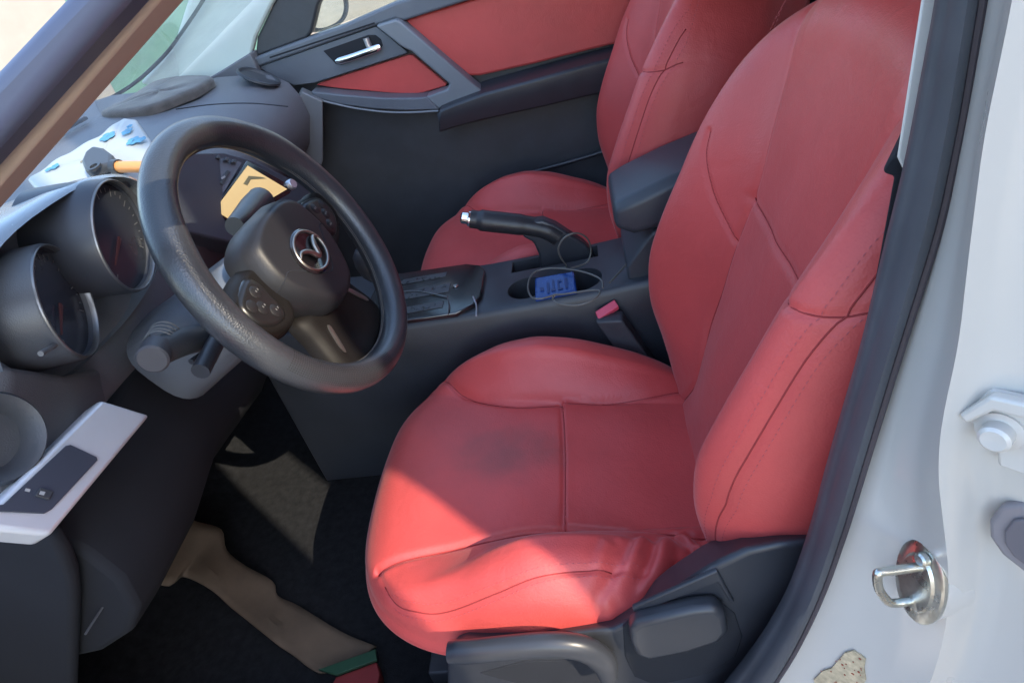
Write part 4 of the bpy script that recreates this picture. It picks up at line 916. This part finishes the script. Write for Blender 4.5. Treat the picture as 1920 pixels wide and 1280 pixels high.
# white card under the windscreen
tag(obj('paper_card', prism([P(158, 148, 'x', -1.40), P(178, 128, 'x', -1.40), P(210, 141, 'x', -1.37), P(182, 158, 'x', -1.37), P(160, 163, 'x', -1.38)], (-.002, .001, .002)), mat('pale_card', (.75, .8, .72), .6), smooth=0), 'small pale paper card standing at the foot of the windscreen', 'card')
# blue adapter and its cable
bb = [P(1002, 520, 'z', .412), P(1076, 507, 'z', .416), P(1082, 545, 'z', .405), P(1003, 562, 'z', .400)]
ad = thing('blue_adapter', 'small translucent blue box with cable resting in the console cup holder', 'adapter', bb[3])
abody = obj('adapter_body', prism(bb, (0, .006, -.026)), BLUEP, ad, bevel=.004)
def onbb(s, t): return bb[3].lerp(bb[2], s).lerp(bb[0].lerp(bb[1], s), t) + Vector((-.0, -.0006, .0012))
mk = []
for s0, s1, t0, t1 in ((.30, .36, .15, .62), (.40, .50, .2, .3), (.44, .48, .3, .7), (.56, .60, .2, .66), (.60, .68, .2, .28), (.60, .66, .56, .64), (.74, .8, .2, .7), (.14, .22, .3, .45)):
    mk.append(prism([onbb(s0, t0), onbb(s1, t0), onbb(s1, t1), onbb(s0, t1)], (0, 0, .0005)))
obj('adapter_marks', join(*mk), BLUED, abody, smooth=0)
z_ = .424
cp = [(1130, 540), (1128, 526), (1110, 515), (1075, 506), (1030, 503), (1000, 512), (990, 535), (996, 556), (1014, 560), (1040, 553), (1036, 560), (1050, 570), (1085, 572), (1115, 560), (1124, 545), (1100, 545), (1060, 551), (1038, 552)]
pth1 = [P(u, v, 'z', z_ + .004 * math.sin(i)) for i, (u, v) in enumerate(cp)]
lp = [(1070, 503), (1100, 492), (1108, 468), (1100, 446), (1080, 437), (1058, 446), (1047, 466), (1052, 484), (1062, 500), (1040, 503)]
pth2 = [P(u, v, 'y', .80 + .02 * math.sin(i * .9)) for i, (u, v) in enumerate(lp)]
cb_ = tag(obj('cable', join(tube(cat(pth1, 8), .0017, 8), tube(cat(pth2, 8), .0017, 8), tube(cat([P(1143, 530, 'z', .418), P(1170, 500, 'z', .42), P(1190, 476, 'z', .43), P(1200, 460, 'z', .45)], 6), .0017, 8)), CABLE), 'thin grey cable looped around the blue box on the console', 'cable')
# cardboard on the floor
def fl_pt(u, v, h): return P(u, v, 'z', h)
up_ = [(338, 966), (372, 980), (415, 992), (424, 1030), (462, 1062), (512, 1090), (520, 1115), (560, 1135), (640, 1185), (706, 1212)]
lo_ = [(272, 1086), (318, 1098), (345, 1082), (398, 1108), (430, 1135), (470, 1168), (520, 1210), (545, 1224), (590, 1258), (612, 1262)]
hs = [.09, .075, .05, .035, .022, .012, .009, .008, .008, .008]
rows_ = []
for i, (a, b) in enumerate(zip(up_, lo_)):
    pa_, pb_ = fl_pt(*a, hs[i]), fl_pt(*b, hs[i]); rows_.append([pa_.lerp(pb_, t) + Vector((0, 0, .003 * math.sin(t * 5 + i * 1.7) + (.008 if i in (3, 6) and t > .55 else 0))) for t in np.linspace(0, 1, 7)])
rows2 = []
for j in range(7):
    rows2.append(cat([r[j] for r in rows_], 4))
cdb = tag(obj('cardboard_strip', grid(rows2), CARD, smooth=25, solid=.004), 'creased brown cardboard strip on the dark floor before the red seat', 'cardboard')
pkf = thing('printed_box', 'red and green printed carton end on the floor by the seat corner', 'box', P(660, 1250, 'z', .02))
obj('red_side', prism([P(630, 1268, 'z', .03), P(706, 1240, 'z', .03), P(712, 1262, 'z', .03), P(700, 1320, 'z', .03), P(600, 1320, 'z', .03)], (0, 0, -.025)), REDP, pkf, bevel=.002)
obj('green_band', prism([P(596, 1254, 'z', .036), P(704, 1216, 'z', .036), P(706, 1236, 'z', .036), P(630, 1264, 'z', .036)], (0, 0, -.006)), GREENP, pkf, bevel=.001)
